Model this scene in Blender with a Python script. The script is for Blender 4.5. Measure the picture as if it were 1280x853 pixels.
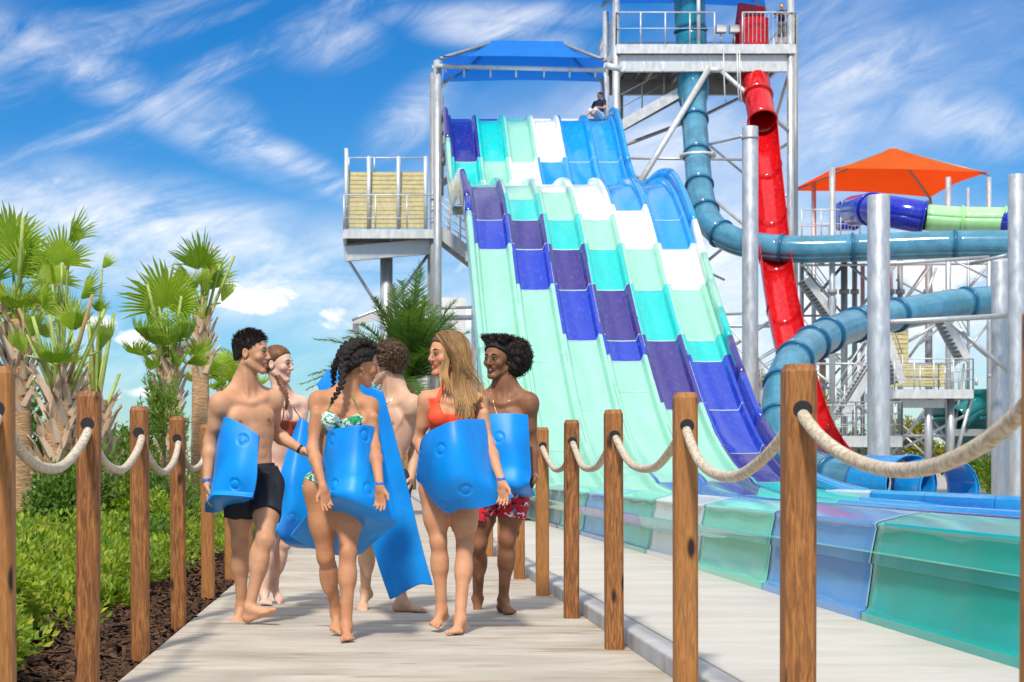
import bpy, bmesh, math, random
import numpy as np
from mathutils import Vector, Matrix, Quaternion
R = math.radians
scene = bpy.context.scene
for o in list(bpy.data.objects): bpy.data.objects.remove(o, do_unlink=True)

# ------------------------------------------------------------------ camera
EYE = 0.93            # lens height above the boardwalk
cam_d = bpy.data.cameras.new('camera'); cam = bpy.data.objects.new('camera', cam_d)
scene.collection.objects.link(cam); scene.camera = cam
cam.location = (0, 0, EYE); cam.rotation_euler = (R(90), 0, 0)
cam_d.sensor_width = 36.0; cam_d.lens = 61.9
cam_d.shift_x = (640-463)/1280.0; cam_d.shift_y = (587-426.5)/1280.0
cam_d.clip_start = 0.2; cam_d.clip_end = 6000
cam_d.dof.use_dof = True; cam_d.dof.focus_distance = 10.3; cam_d.dof.aperture_fstop = 9.0

# ------------------------------------------------------------------ sky + sun
SUN_EL, SUN_AZ = 50.0, 195.0      # azimuth measured clockwise from +Y (behind the camera, to its left)
world = bpy.data.worlds.new('World'); scene.world = world; world.use_nodes = True
nt = world.node_tree; nt.nodes.clear()
def N(nt, t, **kw):
    n = nt.nodes.new(t)
    for k, v in kw.items(): setattr(n, k, v)
    return n
def L(nt, a, b): nt.links.new(a, b)
def mathn(nt, op, a, b=None, c=None, clamp=False):
    n = N(nt, 'ShaderNodeMath', operation=op); n.use_clamp = clamp
    for i, v in enumerate((a, b, c)):
        if v is None: continue
        if isinstance(v, (int, float)): n.inputs[i].default_value = v
        else: L(nt, v, n.inputs[i])
    return n.outputs[0]
def maprange(nt, v, a, b, c=0.0, d=1.0, smooth=True):
    n = N(nt, 'ShaderNodeMapRange'); n.interpolation_type = 'SMOOTHSTEP' if smooth else 'LINEAR'
    L(nt, v, n.inputs[0])
    for i, x in enumerate((a, b, c, d)): n.inputs[i+1].default_value = x
    return n.outputs[0]
def mixc(nt, fac, a, b, blend='MIX'):
    n = N(nt, 'ShaderNodeMix', data_type='RGBA'); n.blend_type = blend
    for s, v in ((0, fac), (6, a), (7, b)):
        if isinstance(v, (int, float)): n.inputs[s].default_value = v
        elif isinstance(v, (tuple, list)): n.inputs[s].default_value = (*v[:3], 1)
        else: L(nt, v, n.inputs[s])
    return n.outputs[2]
sky = N(nt, 'ShaderNodeTexSky', sky_type='NISHITA'); sky.sun_disc = False
sky.sun_elevation = R(SUN_EL); sky.sun_rotation = R(SUN_AZ); sky.altitude = 0
sky.air_density = 1.0; sky.dust_density = 0.3; sky.ozone_density = 3.0
geo = N(nt, 'ShaderNodeTexCoord')
sep = N(nt, 'ShaderNodeSeparateXYZ'); L(nt, geo.outputs['Generated'], sep.inputs[0])
elev = sep.outputs[2]
def wnoise(rot, scale, ns, det=6, rough=.55, dist=0.0, loc=(0,0,0)):
    m = N(nt, 'ShaderNodeMapping'); m.vector_type = 'POINT'
    m.inputs['Rotation'].default_value = rot; m.inputs['Scale'].default_value = scale; m.inputs['Location'].default_value = loc
    m0 = N(nt, 'ShaderNodeMapping'); m0.inputs['Rotation'].default_value = rot
    L(nt, geo.outputs['Generated'], m0.inputs[0])
    m.inputs['Rotation'].default_value = (0,0,0)
    L(nt, m0.outputs[0], m.inputs[0])
    n = N(nt, 'ShaderNodeTexNoise'); n.inputs['Scale'].default_value = ns; n.inputs['Detail'].default_value = det
    n.inputs['Roughness'].default_value = rough; n.inputs['Distortion'].default_value = dist
    L(nt, m.outputs[0], n.inputs['Vector']); return n.outputs[0]
# polarised deep blue above, paler towards the horizon, all from the sky texture
hsv = N(nt, 'ShaderNodeHueSaturation'); hsv.inputs['Saturation'].default_value = 1.5; hsv.inputs['Value'].default_value = .80
L(nt, sky.outputs[0], hsv.inputs['Color'])
skycol = mixc(nt, 1.0, hsv.outputs[0], (0.66, 0.92, 1.12), 'MULTIPLY')
# streaky high cirrus, drawn out from upper left to lower right
st = wnoise((0, R(24), 0), (1.0, 1.0, 5.5), 3.2, 8, .60, .5, (1.7, .3, .4))
fine = wnoise((0, R(30), 0), (1.0, 1.0, 3.2), 11.0, 8, .66, 1.2, (.2, .8, .1))
broad = wnoise((0, R(20), 0), (1.0, 1.0, 3.0), 1.9, 3, .5, 0.0, (.9, 0, .35))
cir = mathn(nt, 'MULTIPLY', maprange(nt, st, .46, .74), maprange(nt, fine, .30, .74))
cir = mathn(nt, 'MULTIPLY', cir, .62)
veil = mathn(nt, 'MULTIPLY', maprange(nt, broad, .40, .70), .55)
# a long soft bank that leans down to the right across the lower sky
ux = mathn(nt, 'DIVIDE', sep.outputs[0], mathn(nt, 'MAXIMUM', mathn(nt, 'ABSOLUTE', sep.outputs[1]), .12))
uz = mathn(nt, 'DIVIDE', elev, mathn(nt, 'MAXIMUM', mathn(nt, 'ABSOLUTE', sep.outputs[1]), .12))
def px2(px, py): return (px-463)/2200.0, (587-py)/2200.0
def blob(px, py, rx, ry, slope=0.0):
    cx, cy = px2(px, py)
    dx = mathn(nt, 'SUBTRACT', ux, cx); dy = mathn(nt, 'SUBTRACT', uz, cy)
    dy = mathn(nt, 'ADD', dy, mathn(nt, 'MULTIPLY', dx, slope))
    a = mathn(nt, 'POWER', mathn(nt, 'ABSOLUTE', mathn(nt, 'DIVIDE', dx, rx/2200.0)), 2.0)
    b = mathn(nt, 'POWER', mathn(nt, 'ABSOLUTE', mathn(nt, 'DIVIDE', dy, ry/2200.0)), 2.0)
    return mathn(nt, 'SUBTRACT', 1.0, mathn(nt, 'SQRT', mathn(nt, 'ADD', a, b)))
def addn(a, b): return mathn(nt, 'ADD', a, b)
bank_mask = maprange(nt, mathn(nt, 'MAXIMUM', blob(250, 315, 520, 95, .22), blob(950, 380, 520, 170, 0)), -.15, .75)
bn = wnoise((0, R(14), 0), (1, 1, 3.6), 7.5, 9, .62, .6, (.1, .2, .7))
bank = mathn(nt, 'MULTIPLY', mathn(nt, 'MULTIPLY', bank_mask, maprange(nt, bn, .24, .66)), maprange(nt, fine, .22, .62, .45, 1.0))
puffn = wnoise((0, 0, 0), (1, 1, 1.7), 26.0, 9, .62, .3, (.4, .9, .2))
pf = None
for b in ((172,426,26,14), (110,402,44,12), (325,374,62,20), (425,392,44,26), (560,395,60,24), (285,360,30,12), (1010,395,90,40), (1170,330,120,60), (640,330,70,26), (20,470,60,12), (180,490,40,12)):
    m = blob(*b); pf = m if pf is None else mathn(nt, 'MAXIMUM', pf, m)
puff = maprange(nt, addn(pf, mathn(nt, 'MULTIPLY', addn(puffn, -.5), 3.0)), .05, .75)
wl = None
for b in ((250,140,75,40,.2), (410,50,70,38,-.1), (520,140,70,45,-.6), (620,40,120,32,.15), (150,110,260,40,.5), (1080,90,130,60,-.2), (1210,150,120,50,.2), (620,20,160,22,0), (360,200,160,26,.5), (820,150,120,60,0), (70,225,40,14,.5), (780,270,90,60,0)):
    m = blob(*b); wl = m if wl is None else mathn(nt, 'MAXIMUM', wl, m)
wisp = mathn(nt, 'MULTIPLY', maprange(nt, wl, -.35, 1.0), maprange(nt, fine, .26, .80))
cov = mathn(nt, 'MAXIMUM', mathn(nt, 'MAXIMUM', cir, mathn(nt, 'MULTIPLY', bank, .9)), mathn(nt, 'MAXIMUM', mathn(nt, 'MULTIPLY', wisp, .75), puff))
cov = mathn(nt, 'ADD', cov, mathn(nt, 'MULTIPLY', veil, mathn(nt, 'SUBTRACT', 1.0, cov)), clamp=True)
high = mathn(nt, 'MULTIPLY', maprange(nt, elev, .30, .62), maprange(nt, broad, .25, .62, .45, .85))   # unseen cloud added overhead, above the view, to whiten and warm ambient light
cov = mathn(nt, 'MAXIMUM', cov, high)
cov = mathn(nt, 'MULTIPLY', cov, maprange(nt, elev, -.02, .01), clamp=True)
cloudcol = mixc(nt, maprange(nt, puffn, .35, .62), (7.0, 7.4, 8.1), (8.9, 8.9, 8.9))
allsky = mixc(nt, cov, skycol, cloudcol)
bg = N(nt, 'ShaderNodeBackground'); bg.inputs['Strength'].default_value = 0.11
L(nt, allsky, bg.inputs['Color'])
wo = N(nt, 'ShaderNodeOutputWorld'); L(nt, bg.outputs[0], wo.inputs[0])

sun_d = bpy.data.lights.new('sun', 'SUN'); sun = bpy.data.objects.new('sun', sun_d); scene.collection.objects.link(sun)
sun_d.energy = 3.3; sun_d.angle = R(5.0); sun_d.color = (1.0, .93, .82)
sd = Vector((math.sin(R(SUN_AZ))*math.cos(R(SUN_EL)), math.cos(R(SUN_AZ))*math.cos(R(SUN_EL)), math.sin(R(SUN_EL))))
sun.rotation_euler = sd.to_track_quat('Z', 'Y').to_euler(); sun.location = (0, 0, 40)
vs = scene.view_settings; vs.view_transform = 'Standard'; vs.look = 'None'; vs.exposure = 0.26; vs.gamma = 1.0

# ------------------------------------------------------------------ helpers
F = 2200.0
def P(px, py, Z):
    """a point of the place at distance Z in front of the lens, seen at photograph pixel (px, py)"""
    return Vector(((px-463)/F*Z, Z, EYE-(py-587)/F*Z))
col = scene.collection
def worldloc(o):
    v = Vector((0, 0, 0))
    while o is not None: v += o.location; o = o.parent
    return v
class MB:
    def __init__(s): s.v = []; s.f = []; s.smooth = []
    def add(s, vs, fs, smooth=False):
        b = len(s.v); s.v.extend([tuple(v) for v in vs]); s.f.extend([tuple(i+b for i in f) for f in fs]); s.smooth.extend([smooth]*len(fs)); return s
    def box(s, c, d, rz=0.0, M=None):
        x, y, z = d[0]/2, d[1]/2, d[2]/2
        m = Matrix.Translation(Vector(c)) @ (M if M is not None else Matrix.Rotation(rz, 4, 'Z'))
        vs = [m @ Vector((sx*x, sy*y, sz*z)) for sx in (-1,1) for sy in (-1,1) for sz in (-1,1)]
        return s.add(vs, [(0,1,3,2),(4,6,7,5),(0,4,5,1),(2,3,7,6),(0,2,6,4),(1,5,7,3)])
    def beam(s, a, b, w, h, up=(0,0,1)):
        a = Vector(a); b = Vector(b); d = (b-a); ln = d.length; d.normalize(); u = Vector(up)
        sx = d.cross(u)
        if sx.length < 1e-4: sx = d.cross(Vector((1,0,0)))
        sx.normalize(); u = sx.cross(d)
        M = Matrix((( *sx, 0), (*d, 0), (*u, 0), (0,0,0,1))).transposed()
        return s.box((a+b)/2, (w, ln, h), M=M)
    def tube(s, pts, r, n=8, caps=True, closed=False):
        pts = [Vector(p) for p in pts]; m = len(pts)
        rs = r if isinstance(r, (list, tuple)) else [r]*m
        T = []
        for i in range(m):
            t = pts[min(i+1, m-1)]-pts[max(i-1, 0)]; t.normalize(); T.append(t)
        u = T[0].cross(Vector((0,0,1)))
        if u.length < 1e-3: u = T[0].cross(Vector((0,1,0)))
        u.normalize(); vs = []
        for i in range(m):
            if i: u = (u - T[i]*u.dot(T[i])).normalized()
            w = T[i].cross(u)
            for k in range(n):
                a = 2*math.pi*k/n; vs.append(pts[i]+(u*math.cos(a)+w*math.sin(a))*rs[i])
        fs = [(i*n+k, i*n+(k+1)%n, (i+1)*n+(k+1)%n, (i+1)*n+k) for i in range(m-1) for k in range(n)]
        if caps: fs += [tuple(range(n))[::-1], tuple(range((m-1)*n, m*n))]
        return s.add(vs, fs, True)
    def grid(s, rows, smooth=True, flip=False):
        n = len(rows[0]); vs = [p for r in rows for p in r]; fs = []
        for i in range(len(rows)-1):
            for k in range(n-1):
                q = (i*n+k, i*n+k+1, (i+1)*n+k+1, (i+1)*n+k); fs.append(q[::-1] if flip else q)
        return s.add(vs, fs, smooth)
    def prism(s, poly, z0, z1):
        n = len(poly); vs = [(x, y, z0) for x, y in poly]+[(x, y, z1) for x, y in poly]
        return s.add(vs, [tuple(range(n))[::-1], tuple(range(n, 2*n))]+[(i, (i+1)%n, n+(i+1)%n, n+i) for i in range(n)])
    def lathe(s, prof, c=(0,0,0), n=16, M=None):
        vs = []
        for (r, z) in prof:
            for k in range(n):
                a = 2*math.pi*k/n; p = Vector((r*math.cos(a), r*math.sin(a), z))
                if M is not None: p = M @ p
                vs.append(p+Vector(c))
        fs = [(i*n+k, i*n+(k+1)%n, (i+1)*n+(k+1)%n, (i+1)*n+k) for i in range(len(prof)-1) for k in range(n)]
        return s.add(vs, fs, True)
    def mesh(s, name, off=Vector((0,0,0))):
        me = bpy.data.meshes.new(name)
        off = tuple(off)
        me.from_pydata([(v[0]-off[0], v[1]-off[1], v[2]-off[2]) for v in s.v], [], s.f)
        me.polygons.foreach_set('use_smooth', s.smooth)
        return me
    def build(s, name, mat, parent=None, bevel=0.0):
        me = s.mesh(name, worldloc(parent) if parent else Vector((0,0,0)))
        o = bpy.data.objects.new(name, me); col.objects.link(o); o.parent = parent
        if mat is not None: me.materials.append(mat)
        if bevel:
            b = o.modifiers.new('bevel', 'BEVEL'); b.width = bevel; b.segments = 2; b.limit_method = 'ANGLE'
        return o
def solidify(o, t, offset=-1):
    m = o.modifiers.new('thickness', 'SOLIDIFY'); m.thickness = t; m.offset = offset; return o
def sharp(o, ang=35):
    me = o.data
    bm = bmesh.new(); bm.from_mesh(me)
    for e in bm.edges:
        if len(e.link_faces) == 2 and e.calc_face_angle(0) > R(ang): e.smooth = False
    bm.to_mesh(me); bm.free(); return o
def tag(o, label=None, cat=None, group=None, kind=None):
    if label: o['label'] = label
    if cat: o['category'] = cat
    if group: o['group'] = group
    if kind: o['kind'] = kind
    return o
def thing(name, label, cat, loc=(0,0,0), rz=0.0, group=None):
    o = bpy.data.objects.new(name, None); col.objects.link(o); o.location = loc; o.rotation_euler = (0, 0, rz)
    o.empty_display_size = .1
    return tag(o, label, cat, group)
def copy_tree(o, parent=None):
    c = o.copy(); col.objects.link(c); c.parent = parent
    for ch in [x for x in bpy.data.objects if x.parent == o]: copy_tree(ch, c)
    return c
def spline(pts, n):
    """Catmull-Rom through pts (tuples of any length), n samples per span"""
    p = [np.array(q, float) for q in pts]; out = []
    for i in range(len(p)-1):
        p0 = p[i-1] if i else 2*p[0]-p[1]; p1 = p[i]; p2 = p[i+1]; p3 = p[i+2] if i+2 < len(p) else 2*p[-1]-p[-2]
        for k in range(n):
            t = k/n
            out.append(.5*((2*p1)+(-p0+p2)*t+(2*p0-5*p1+4*p2-p3)*t*t+(-p0+3*p1-3*p2+p3)*t**3))
    out.append(p[-1]); return out
# ------------------------------------------------------------------ materials
def newmat(name):
    m = bpy.data.materials.new(name); m.use_nodes = True; t = m.node_tree
    return m, t, t.nodes['Principled BSDF']
def srgb(r, g, b):
    f = lambda c: (c/255/12.92) if c/255 <= .04045 else ((c/255+.055)/1.055)**2.4
    return (f(r), f(g), f(b))
def objnoise(t, scale, det=5, rough=.55, sc=(1,1,1), dist=0.0, coord='Object'):
    tc = N(t, 'ShaderNodeTexCoord'); mp = N(t, 'ShaderNodeMapping'); mp.inputs['Scale'].default_value = sc
    L(t, tc.outputs[coord], mp.inputs[0])
    n = N(t, 'ShaderNodeTexNoise'); n.inputs['Scale'].default_value = scale; n.inputs['Detail'].default_value = det
    n.inputs['Roughness'].default_value = rough; n.inputs['Distortion'].default_value = dist
    L(t, mp.outputs[0], n.inputs['Vector']); return n.outputs[0]
def bump(t, b, h, strength=.3, dist=.01):
    n = N(t, 'ShaderNodeBump'); n.inputs['Strength'].default_value = strength; n.inputs['Distance'].default_value = dist
    L(t, h, n.inputs['Height']); L(t, n.outputs[0], b.inputs['Normal'])
def simple(name, c, rough=.5, metal=0.0, var=.12, vs=3.0, coat=0.0, bmp=0.0, bs=40.0, spec=.5):
    m, t, b = newmat(name)
    n = objnoise(t, vs, 6, .6)
    d = tuple(max(0, x*(1-var)) for x in c); e = tuple(min(1, x*(1+var)) for x in c)
    L(t, mixc(t, maprange(t, n, .3, .7), d, e), b.inputs['Base Color'])
    b.inputs['Roughness'].default_value = rough; b.inputs['Metallic'].default_value = metal
    b.inputs['Coat Weight'].default_value = coat; b.inputs['Coat Roughness'].default_value = .06
    b.inputs['Specular IOR Level'].default_value = spec
    if bmp: bump(t, b, objnoise(t, bs, 4), bmp, .01)
    return m
def gelcoat(name, c, rough=.13, streak=.12):
    """glossy fibreglass with water marks running down the slope and a faint ripple in the moulding"""
    m, t, b = newmat(name)
    n = objnoise(t, 2.2, 6, .6, (1.6, .35, .8), .6)
    n2 = objnoise(t, 14.0, 5, .7, (1.0, .25, .6), .3)
    pale = tuple(min(1, x*.82+.13) for x in c); deep = tuple(x*(1-streak) for x in c)
    c1 = mixc(t, maprange(t, n, .32, .7), deep, c)
    c2 = mixc(t, mathn(t, 'MULTIPLY', maprange(t, n2, .50, .78), .50), c1, pale)
    L(t, c2, b.inputs['Base Color'])
    L(t, maprange(t, n2, .3, .8, rough*.7, rough*1.9), b.inputs['Roughness'])
    b.inputs['Coat Weight'].default_value = .22; b.inputs['Coat Roughness'].default_value = .08
    bump(t, b, objnoise(t, 3.0, 3, .5, (1, .6, 1)), .12, .05)
    return m
M = {}
G = dict(purple=srgb(56,46,132), royal=srgb(20,58,186), mint=srgb(150,214,190), teal=srgb(20,200,196), white=srgb(236,242,240), sky=srgb(22,150,224),
         navy=srgb(32,40,142), peri=srgb(88,142,205), seafoam=srgb(118,198,180), deepteal=srgb(22,152,146), pink=srgb(222,214,214), mauve=srgb(112,92,122), green=srgb(84,180,160), red=srgb(205,16,24), lime=srgb(176,238,170), cobalt=srgb(24,44,180))
for k, v in G.items(): M['g_'+k] = gelcoat('gelcoat_'+k, v)

def panelgel(name, c):
    m, t, b = newmat(name); n = objnoise(t, 1.1, 4, .5)
    L(t, mixc(t, maprange(t, n, .3, .7), tuple(x*.92 for x in c), c), b.inputs['Base Color']); b.inputs['Roughness'].default_value = .13; b.inputs['Specular IOR Level'].default_value = .5
    bump(t, b, objnoise(t, 2.2, 3, .5, (1, .8, 1.6)), .05, .05); return m
for k, c in dict(seafoam=(120,212,186), peri=(88,152,214), deepteal=(18,168,156), pink=(226,216,214), mauve=(110,88,116), green=(70,184,158)).items(): M['w_'+k] = panelgel('panel_'+k, srgb(*c))
def mat_steel(name, c, rough=.42, metal=.55, band=True):
    m, t, b = newmat(name)
    n = objnoise(t, 7.0, 6, .65, (1, 1, .35)); n2 = objnoise(t, 38.0, 3, .6)
    base = mixc(t, maprange(t, n, .3, .72), tuple(x*.78 for x in c), c)
    base = mixc(t, mathn(t, 'MULTIPLY', maprange(t, n2, .55, .75), .25), base, tuple(min(1, x*1.25) for x in c))
    L(t, base, b.inputs['Base Color']); b.inputs['Metallic'].default_value = metal
    L(t, maprange(t, n, .3, .7, rough*.8, rough*1.25), b.inputs['Roughness']); return m
M['steel'] = mat_steel('galvanised_steel', (.62, .65, .67))
M['steel_dark'] = mat_steel('weathered_steel', (.36, .37, .37), .55, .4)
M['steel_white'] = mat_steel('pale_galvanised_steel', (.74, .76, .76), .45, .3)
M['grating'] = mat_steel('steel_grating', (.16, .16, .15), .7, .3)
M['tan'] = simple('tan_board', srgb(196,182,128), .75, var=.14, vs=6, bmp=.2)
M['timber_grey'] = simple('weathered_timber', (.34,.32,.27), .8, var=.25, vs=6, bmp=.3)

def mat_wood():
    m, t, b = newmat('stained_post_wood')
    tc = N(t, 'ShaderNodeTexCoord'); oi = N(t, 'ShaderNodeObjectInfo')
    mp = N(t, 'ShaderNodeMapping'); mp.inputs['Scale'].default_value = (1, 1, .10)
    ad = N(t, 'ShaderNodeVectorMath', operation='ADD'); L(t, tc.outputs['Object'], ad.inputs[0])
    cb = N(t, 'ShaderNodeCombineXYZ'); L(t, mathn(t, 'MULTIPLY', oi.outputs['Random'], 17.0), cb.inputs[0]); L(t, mathn(t, 'MULTIPLY', oi.outputs['Random'], 9.0), cb.inputs[2])
    L(t, cb.outputs[0], ad.inputs[1]); L(t, ad.outputs[0], mp.inputs[0])
    w = N(t, 'ShaderNodeTexNoise'); w.inputs['Scale'].default_value = 105; w.inputs['Detail'].default_value = 6; w.inputs['Distortion'].default_value = .7; w.inputs['Roughness'].default_value = .6
    L(t, mp.outputs[0], w.inputs['Vector'])
    lg = N(t, 'ShaderNodeTexNoise'); lg.inputs['Scale'].default_value = 5; lg.inputs['Detail'].default_value = 3; L(t, ad.outputs[0], lg.inputs['Vector'])
    mk = N(t, 'ShaderNodeMapping'); mk.inputs['Scale'].default_value = (9, 9, 3.3); L(t, ad.outputs[0], mk.inputs[0])
    vk = N(t, 'ShaderNodeTexVoronoi'); vk.inputs['Scale'].default_value = 1.0; L(t, mk.outputs[0], vk.inputs['Vector'])
    knot = maprange(t, vk.outputs['Distance'], .08, .20, 1, 0)
    c = mixc(t, maprange(t, w.outputs[0], .35, .68), srgb(104,62,32), srgb(172,114,62))
    c = mixc(t, mathn(t, 'MULTIPLY', maprange(t, lg.outputs[0], .42, .7), .5), c, srgb(128,80,42))
    c = mixc(t, maprange(t, oi.outputs['Random'], 0, 1, 0, .35), c, srgb(190,134,72))
    c = mixc(t, knot, c, srgb(40,24,14))
    L(t, c, b.inputs['Base Color']); b.inputs['Roughness'].default_value = .62; b.inputs['Specular IOR Level'].default_value = .35
    bump(t, b, w.outputs[0], .35, .004); return m
M['wood'] = mat_wood()
def mat_rope():
    m, t, b = newmat('cotton_rope')
    n = objnoise(t, 60, 4, .6); n2 = objnoise(t, 6, 3)
    c = mixc(t, maprange(t, n, .3, .7), srgb(168,152,128), srgb(222,210,190)); c = mixc(t, mathn(t, 'MULTIPLY', maprange(t, n2, .45, .7), .3), c, srgb(196,176,148))
    L(t, c, b.inputs['Base Color']); b.inputs['Roughness'].default_value = .95; b.inputs['Specular IOR Level'].default_value = .1
    bump(t, b, n, .5, .004); return m
M['rope'] = mat_rope()
def mat_concrete(name, c1, c2, stain, sa, coord='Object'):
    m, t, b = newmat(name)
    a = objnoise(t, 1.3, 7, .62, (.8, 1.7, 1), .6); f = objnoise(t, 90, 4, .7); s = objnoise(t, 2.6, 6, .6, (.5, 2.4, 1), 1.0); br = objnoise(t, 24, 4, .6, (.25, 3.0, 1))
    c = mixc(t, maprange(t, a, .25, .75), c1, c2)
    c = mixc(t, mathn(t, 'MULTIPLY', maprange(t, s, .50, .76), sa), c, stain)
    c = mixc(t, mathn(t, 'MULTIPLY', maprange(t, br, .45, .75), .09), c, tuple(x*.7 for x in c1))
    c = mixc(t, mathn(t, 'MULTIPLY', maprange(t, f, .35, .7), .16), c, tuple(x*.6 for x in c1))
    L(t, c, b.inputs['Base Color']); b.inputs['Roughness'].default_value = .82; b.inputs['Specular IOR Level'].default_value = .3
    bump(t, b, mathn(t, 'ADD', f, br), .18, .004); return m
M['deck'] = mat_concrete('boardwalk_concrete', (.38,.335,.27), (.59,.535,.45), (.29,.195,.105), .95)
M['walk'] = mat_concrete('walkway_concrete', (.50,.475,.425), (.62,.595,.54), (.44,.38,.30), .35)
M['kerb'] = mat_concrete('kerb_concrete', (.40,.40,.40), (.52,.52,.51), (.2,.18,.14), .3)
M['plaza'] = mat_concrete('far_plaza_concrete', (.34,.33,.29), (.44,.42,.38), (.3,.27,.2), .4)
M['gap'] = simple('joint_grit', (.10,.095,.08), .95)
M['soil'] = simple('dark_soil', (.040,.024,.015), .95, var=.5, vs=20, bmp=.8, bs=60)
def mat_random(name, cols, rough=.9, spec=.2, trans=0.0, bmp=0.0, patch=None):
    """colour picked per mesh island"""
    m, t, b = newmat(name)
    g = N(t, 'ShaderNodeNewGeometry'); cr = N(t, 'ShaderNodeValToRGB'); L(t, g.outputs['Random Per Island'], cr.inputs[0])
    e = cr.color_ramp.elements; e[0].position = 0; e[0].color = (*cols[0], 1); e[1].position = 1; e[1].color = (*cols[-1], 1)
    for i, c in enumerate(cols[1:-1]): x = e.new((i+1)/(len(cols)-1)); x.color = (*c, 1)
    base = cr.outputs[0]
    if patch is not None: base = mixc(t, maprange(t, objnoise(t, 1.3, 4, .6), .50, .68), base, mixc(t, .75, base, patch)); base = mixc(t, maprange(t, objnoise(t, 3.1, 3, .6), .60, .70, 0, .6), base, (.42,.28,.05))
    L(t, base, b.inputs['Base Color']); b.inputs['Roughness'].default_value = rough; b.inputs['Specular IOR Level'].default_value = spec
    if trans:
        tr = N(t, 'ShaderNodeBsdfTranslucent'); L(t, mixc(t, 1.0, base, (1.5, 1.6, .6), 'MULTIPLY'), tr.inputs[0])
        mx = N(t, 'ShaderNodeMixShader'); mx.inputs[0].default_value = trans
        L(t, b.outputs[0], mx.inputs[1]); L(t, tr.outputs[0], mx.inputs[2]); L(t, mx.outputs[0], t.nodes['Material Output'].inputs[0])
    return m
M['mulch'] = mat_random('bark_chips', [(.035,.018,.011), (.085,.042,.024), (.05,.026,.016), (.14,.075,.04), (.03,.016,.01)])
M['leaf_bright'] = mat_random('bright_shrub_leaf', [(.16,.27,.02), (.26,.38,.03), (.34,.44,.04), (.12,.22,.02), (.46,.46,.05)], .5, .35, .35, patch=(.07,.15,.02))
M['leaf_mid'] = mat_random('mid_shrub_leaf', [(.05,.12,.02), (.10,.20,.03), (.16,.27,.03), (.06,.13,.02)], .55, .35, .3)
M['leaf_dark'] = mat_random('dark_tree_leaf', [(.03,.07,.02), (.06,.12,.03), (.09,.15,.03), (.12,.17,.03)], .6, .3, .25)
M['leaf_gold'] = mat_random('golden_leaf', [(.22,.2,.03), (.34,.30,.04), (.10,.16,.02), (.42,.30,.06)], .6, .3, .3)
M['conifer'] = mat_random('feathery_conifer_leaf', [(.10,.20,.03), (.18,.30,.04), (.26,.36,.05), (.12,.2,.03)], .6, .3, .3)
def mat_frond(name, c1, c2):
    m, t, b = newmat(name)
    n = objnoise(t, 3, 4); oi = N(t, 'ShaderNodeObjectInfo')
    c = mixc(t, mathn(t, 'MULTIPLY', mathn(t, 'ADD', maprange(t, n, .3, .7), oi.outputs['Random']), .5), c1, c2)
    L(t, c, b.inputs['Base Color']); b.inputs['Roughness'].default_value = .45
    tr = N(t, 'ShaderNodeBsdfTranslucent'); L(t, mixc(t, 1.0, c, (1.6, 1.7, .5), 'MULTIPLY'), tr.inputs[0])
    mx = N(t, 'ShaderNodeMixShader'); mx.inputs[0].default_value = .38
    L(t, b.outputs[0], mx.inputs[1]); L(t, tr.outputs[0], mx.inputs[2]); L(t, mx.outputs[0], t.nodes['Material Output'].inputs[0])
    return m
M['frond'] = mat_frond('fan_palm_frond', (.19,.32,.03), (.46,.56,.07))
M['frond_yellow'] = mat_frond('yellowing_frond', (.40,.42,.05), (.55,.50,.10))
M['frond_dark'] = mat_frond('date_palm_frond', (.04,.10,.02), (.13,.22,.05))
M['stalk'] = simple('leaf_stalk', (.34,.42,.10), .5, var=.3, vs=5)
M['stalk_dry'] = simple('dry_stalk', (.36,.24,.11), .7, var=.3, vs=5)
def mat_trunk():
    m, t, b = newmat('palm_trunk')
    n = objnoise(t, 12, 6, .65, (.6,.6,5), .5); n2 = objnoise(t, 2, 3); 
    c = mixc(t, maprange(t, n, .35, .66), (.30,.16,.07), (.70,.46,.26)); c = mixc(t, mathn(t, 'MULTIPLY', maprange(t, n2, .4, .7), .4), c, (.62,.36,.18))
    L(t, c, b.inputs['Base Color']); b.inputs['Roughness'].default_value = .9; bump(t, b, n, .8, .03); return m
M['trunk'] = mat_trunk()
def mat_boot():
    m, t, b = newmat('old_leaf_base')
    n = objnoise(t, 8, 5, .6, (1,1,.4)); oi = N(t, 'ShaderNodeObjectInfo')
    c = mixc(t, maprange(t, n, .35, .68), (.36,.21,.12), (.74,.57,.40)); c = mixc(t, mathn(t, 'MULTIPLY', oi.outputs['Random'], .55), c, (.52,.38,.27))
    L(t, c, b.inputs['Base Color']); b.inputs['Roughness'].default_value = .8; bump(t, b, n, .4, .01); return m
M['boot'] = mat_boot()
M['bark'] = simple('tree_bark', (.18,.12,.08), .9, var=.3, vs=8, bmp=.6)
def mat_fabric(name, c, trans=.35, tc=None):
    m, t, b = newmat(name)
    L(t, mixc(t, maprange(t, objnoise(t, 1.2, 4), .3, .7), tuple(x*.86 for x in c), c), b.inputs['Base Color']); b.inputs['Roughness'].default_value = .8
    tr = N(t, 'ShaderNodeBsdfTranslucent'); tr.inputs[0].default_value = (*(tc or c), 1)
    mx = N(t, 'ShaderNodeMixShader'); mx.inputs[0].default_value = trans
    L(t, b.outputs[0], mx.inputs[1]); L(t, tr.outputs[0], mx.inputs[2]); L(t, mx.outputs[0], t.nodes['Material Output'].inputs[0]); return m
M['sail_blue'] = mat_fabric('blue_shade_fabric', srgb(10,130,228), .35, srgb(10,120,235))
M['sail_orange'] = mat_fabric('orange_shade_fabric', srgb(255,118,20), .55, srgb(255,70,14))
M['sail_white'] = mat_fabric('white_shade_fabric', (.8,.8,.8), .4)
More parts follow.
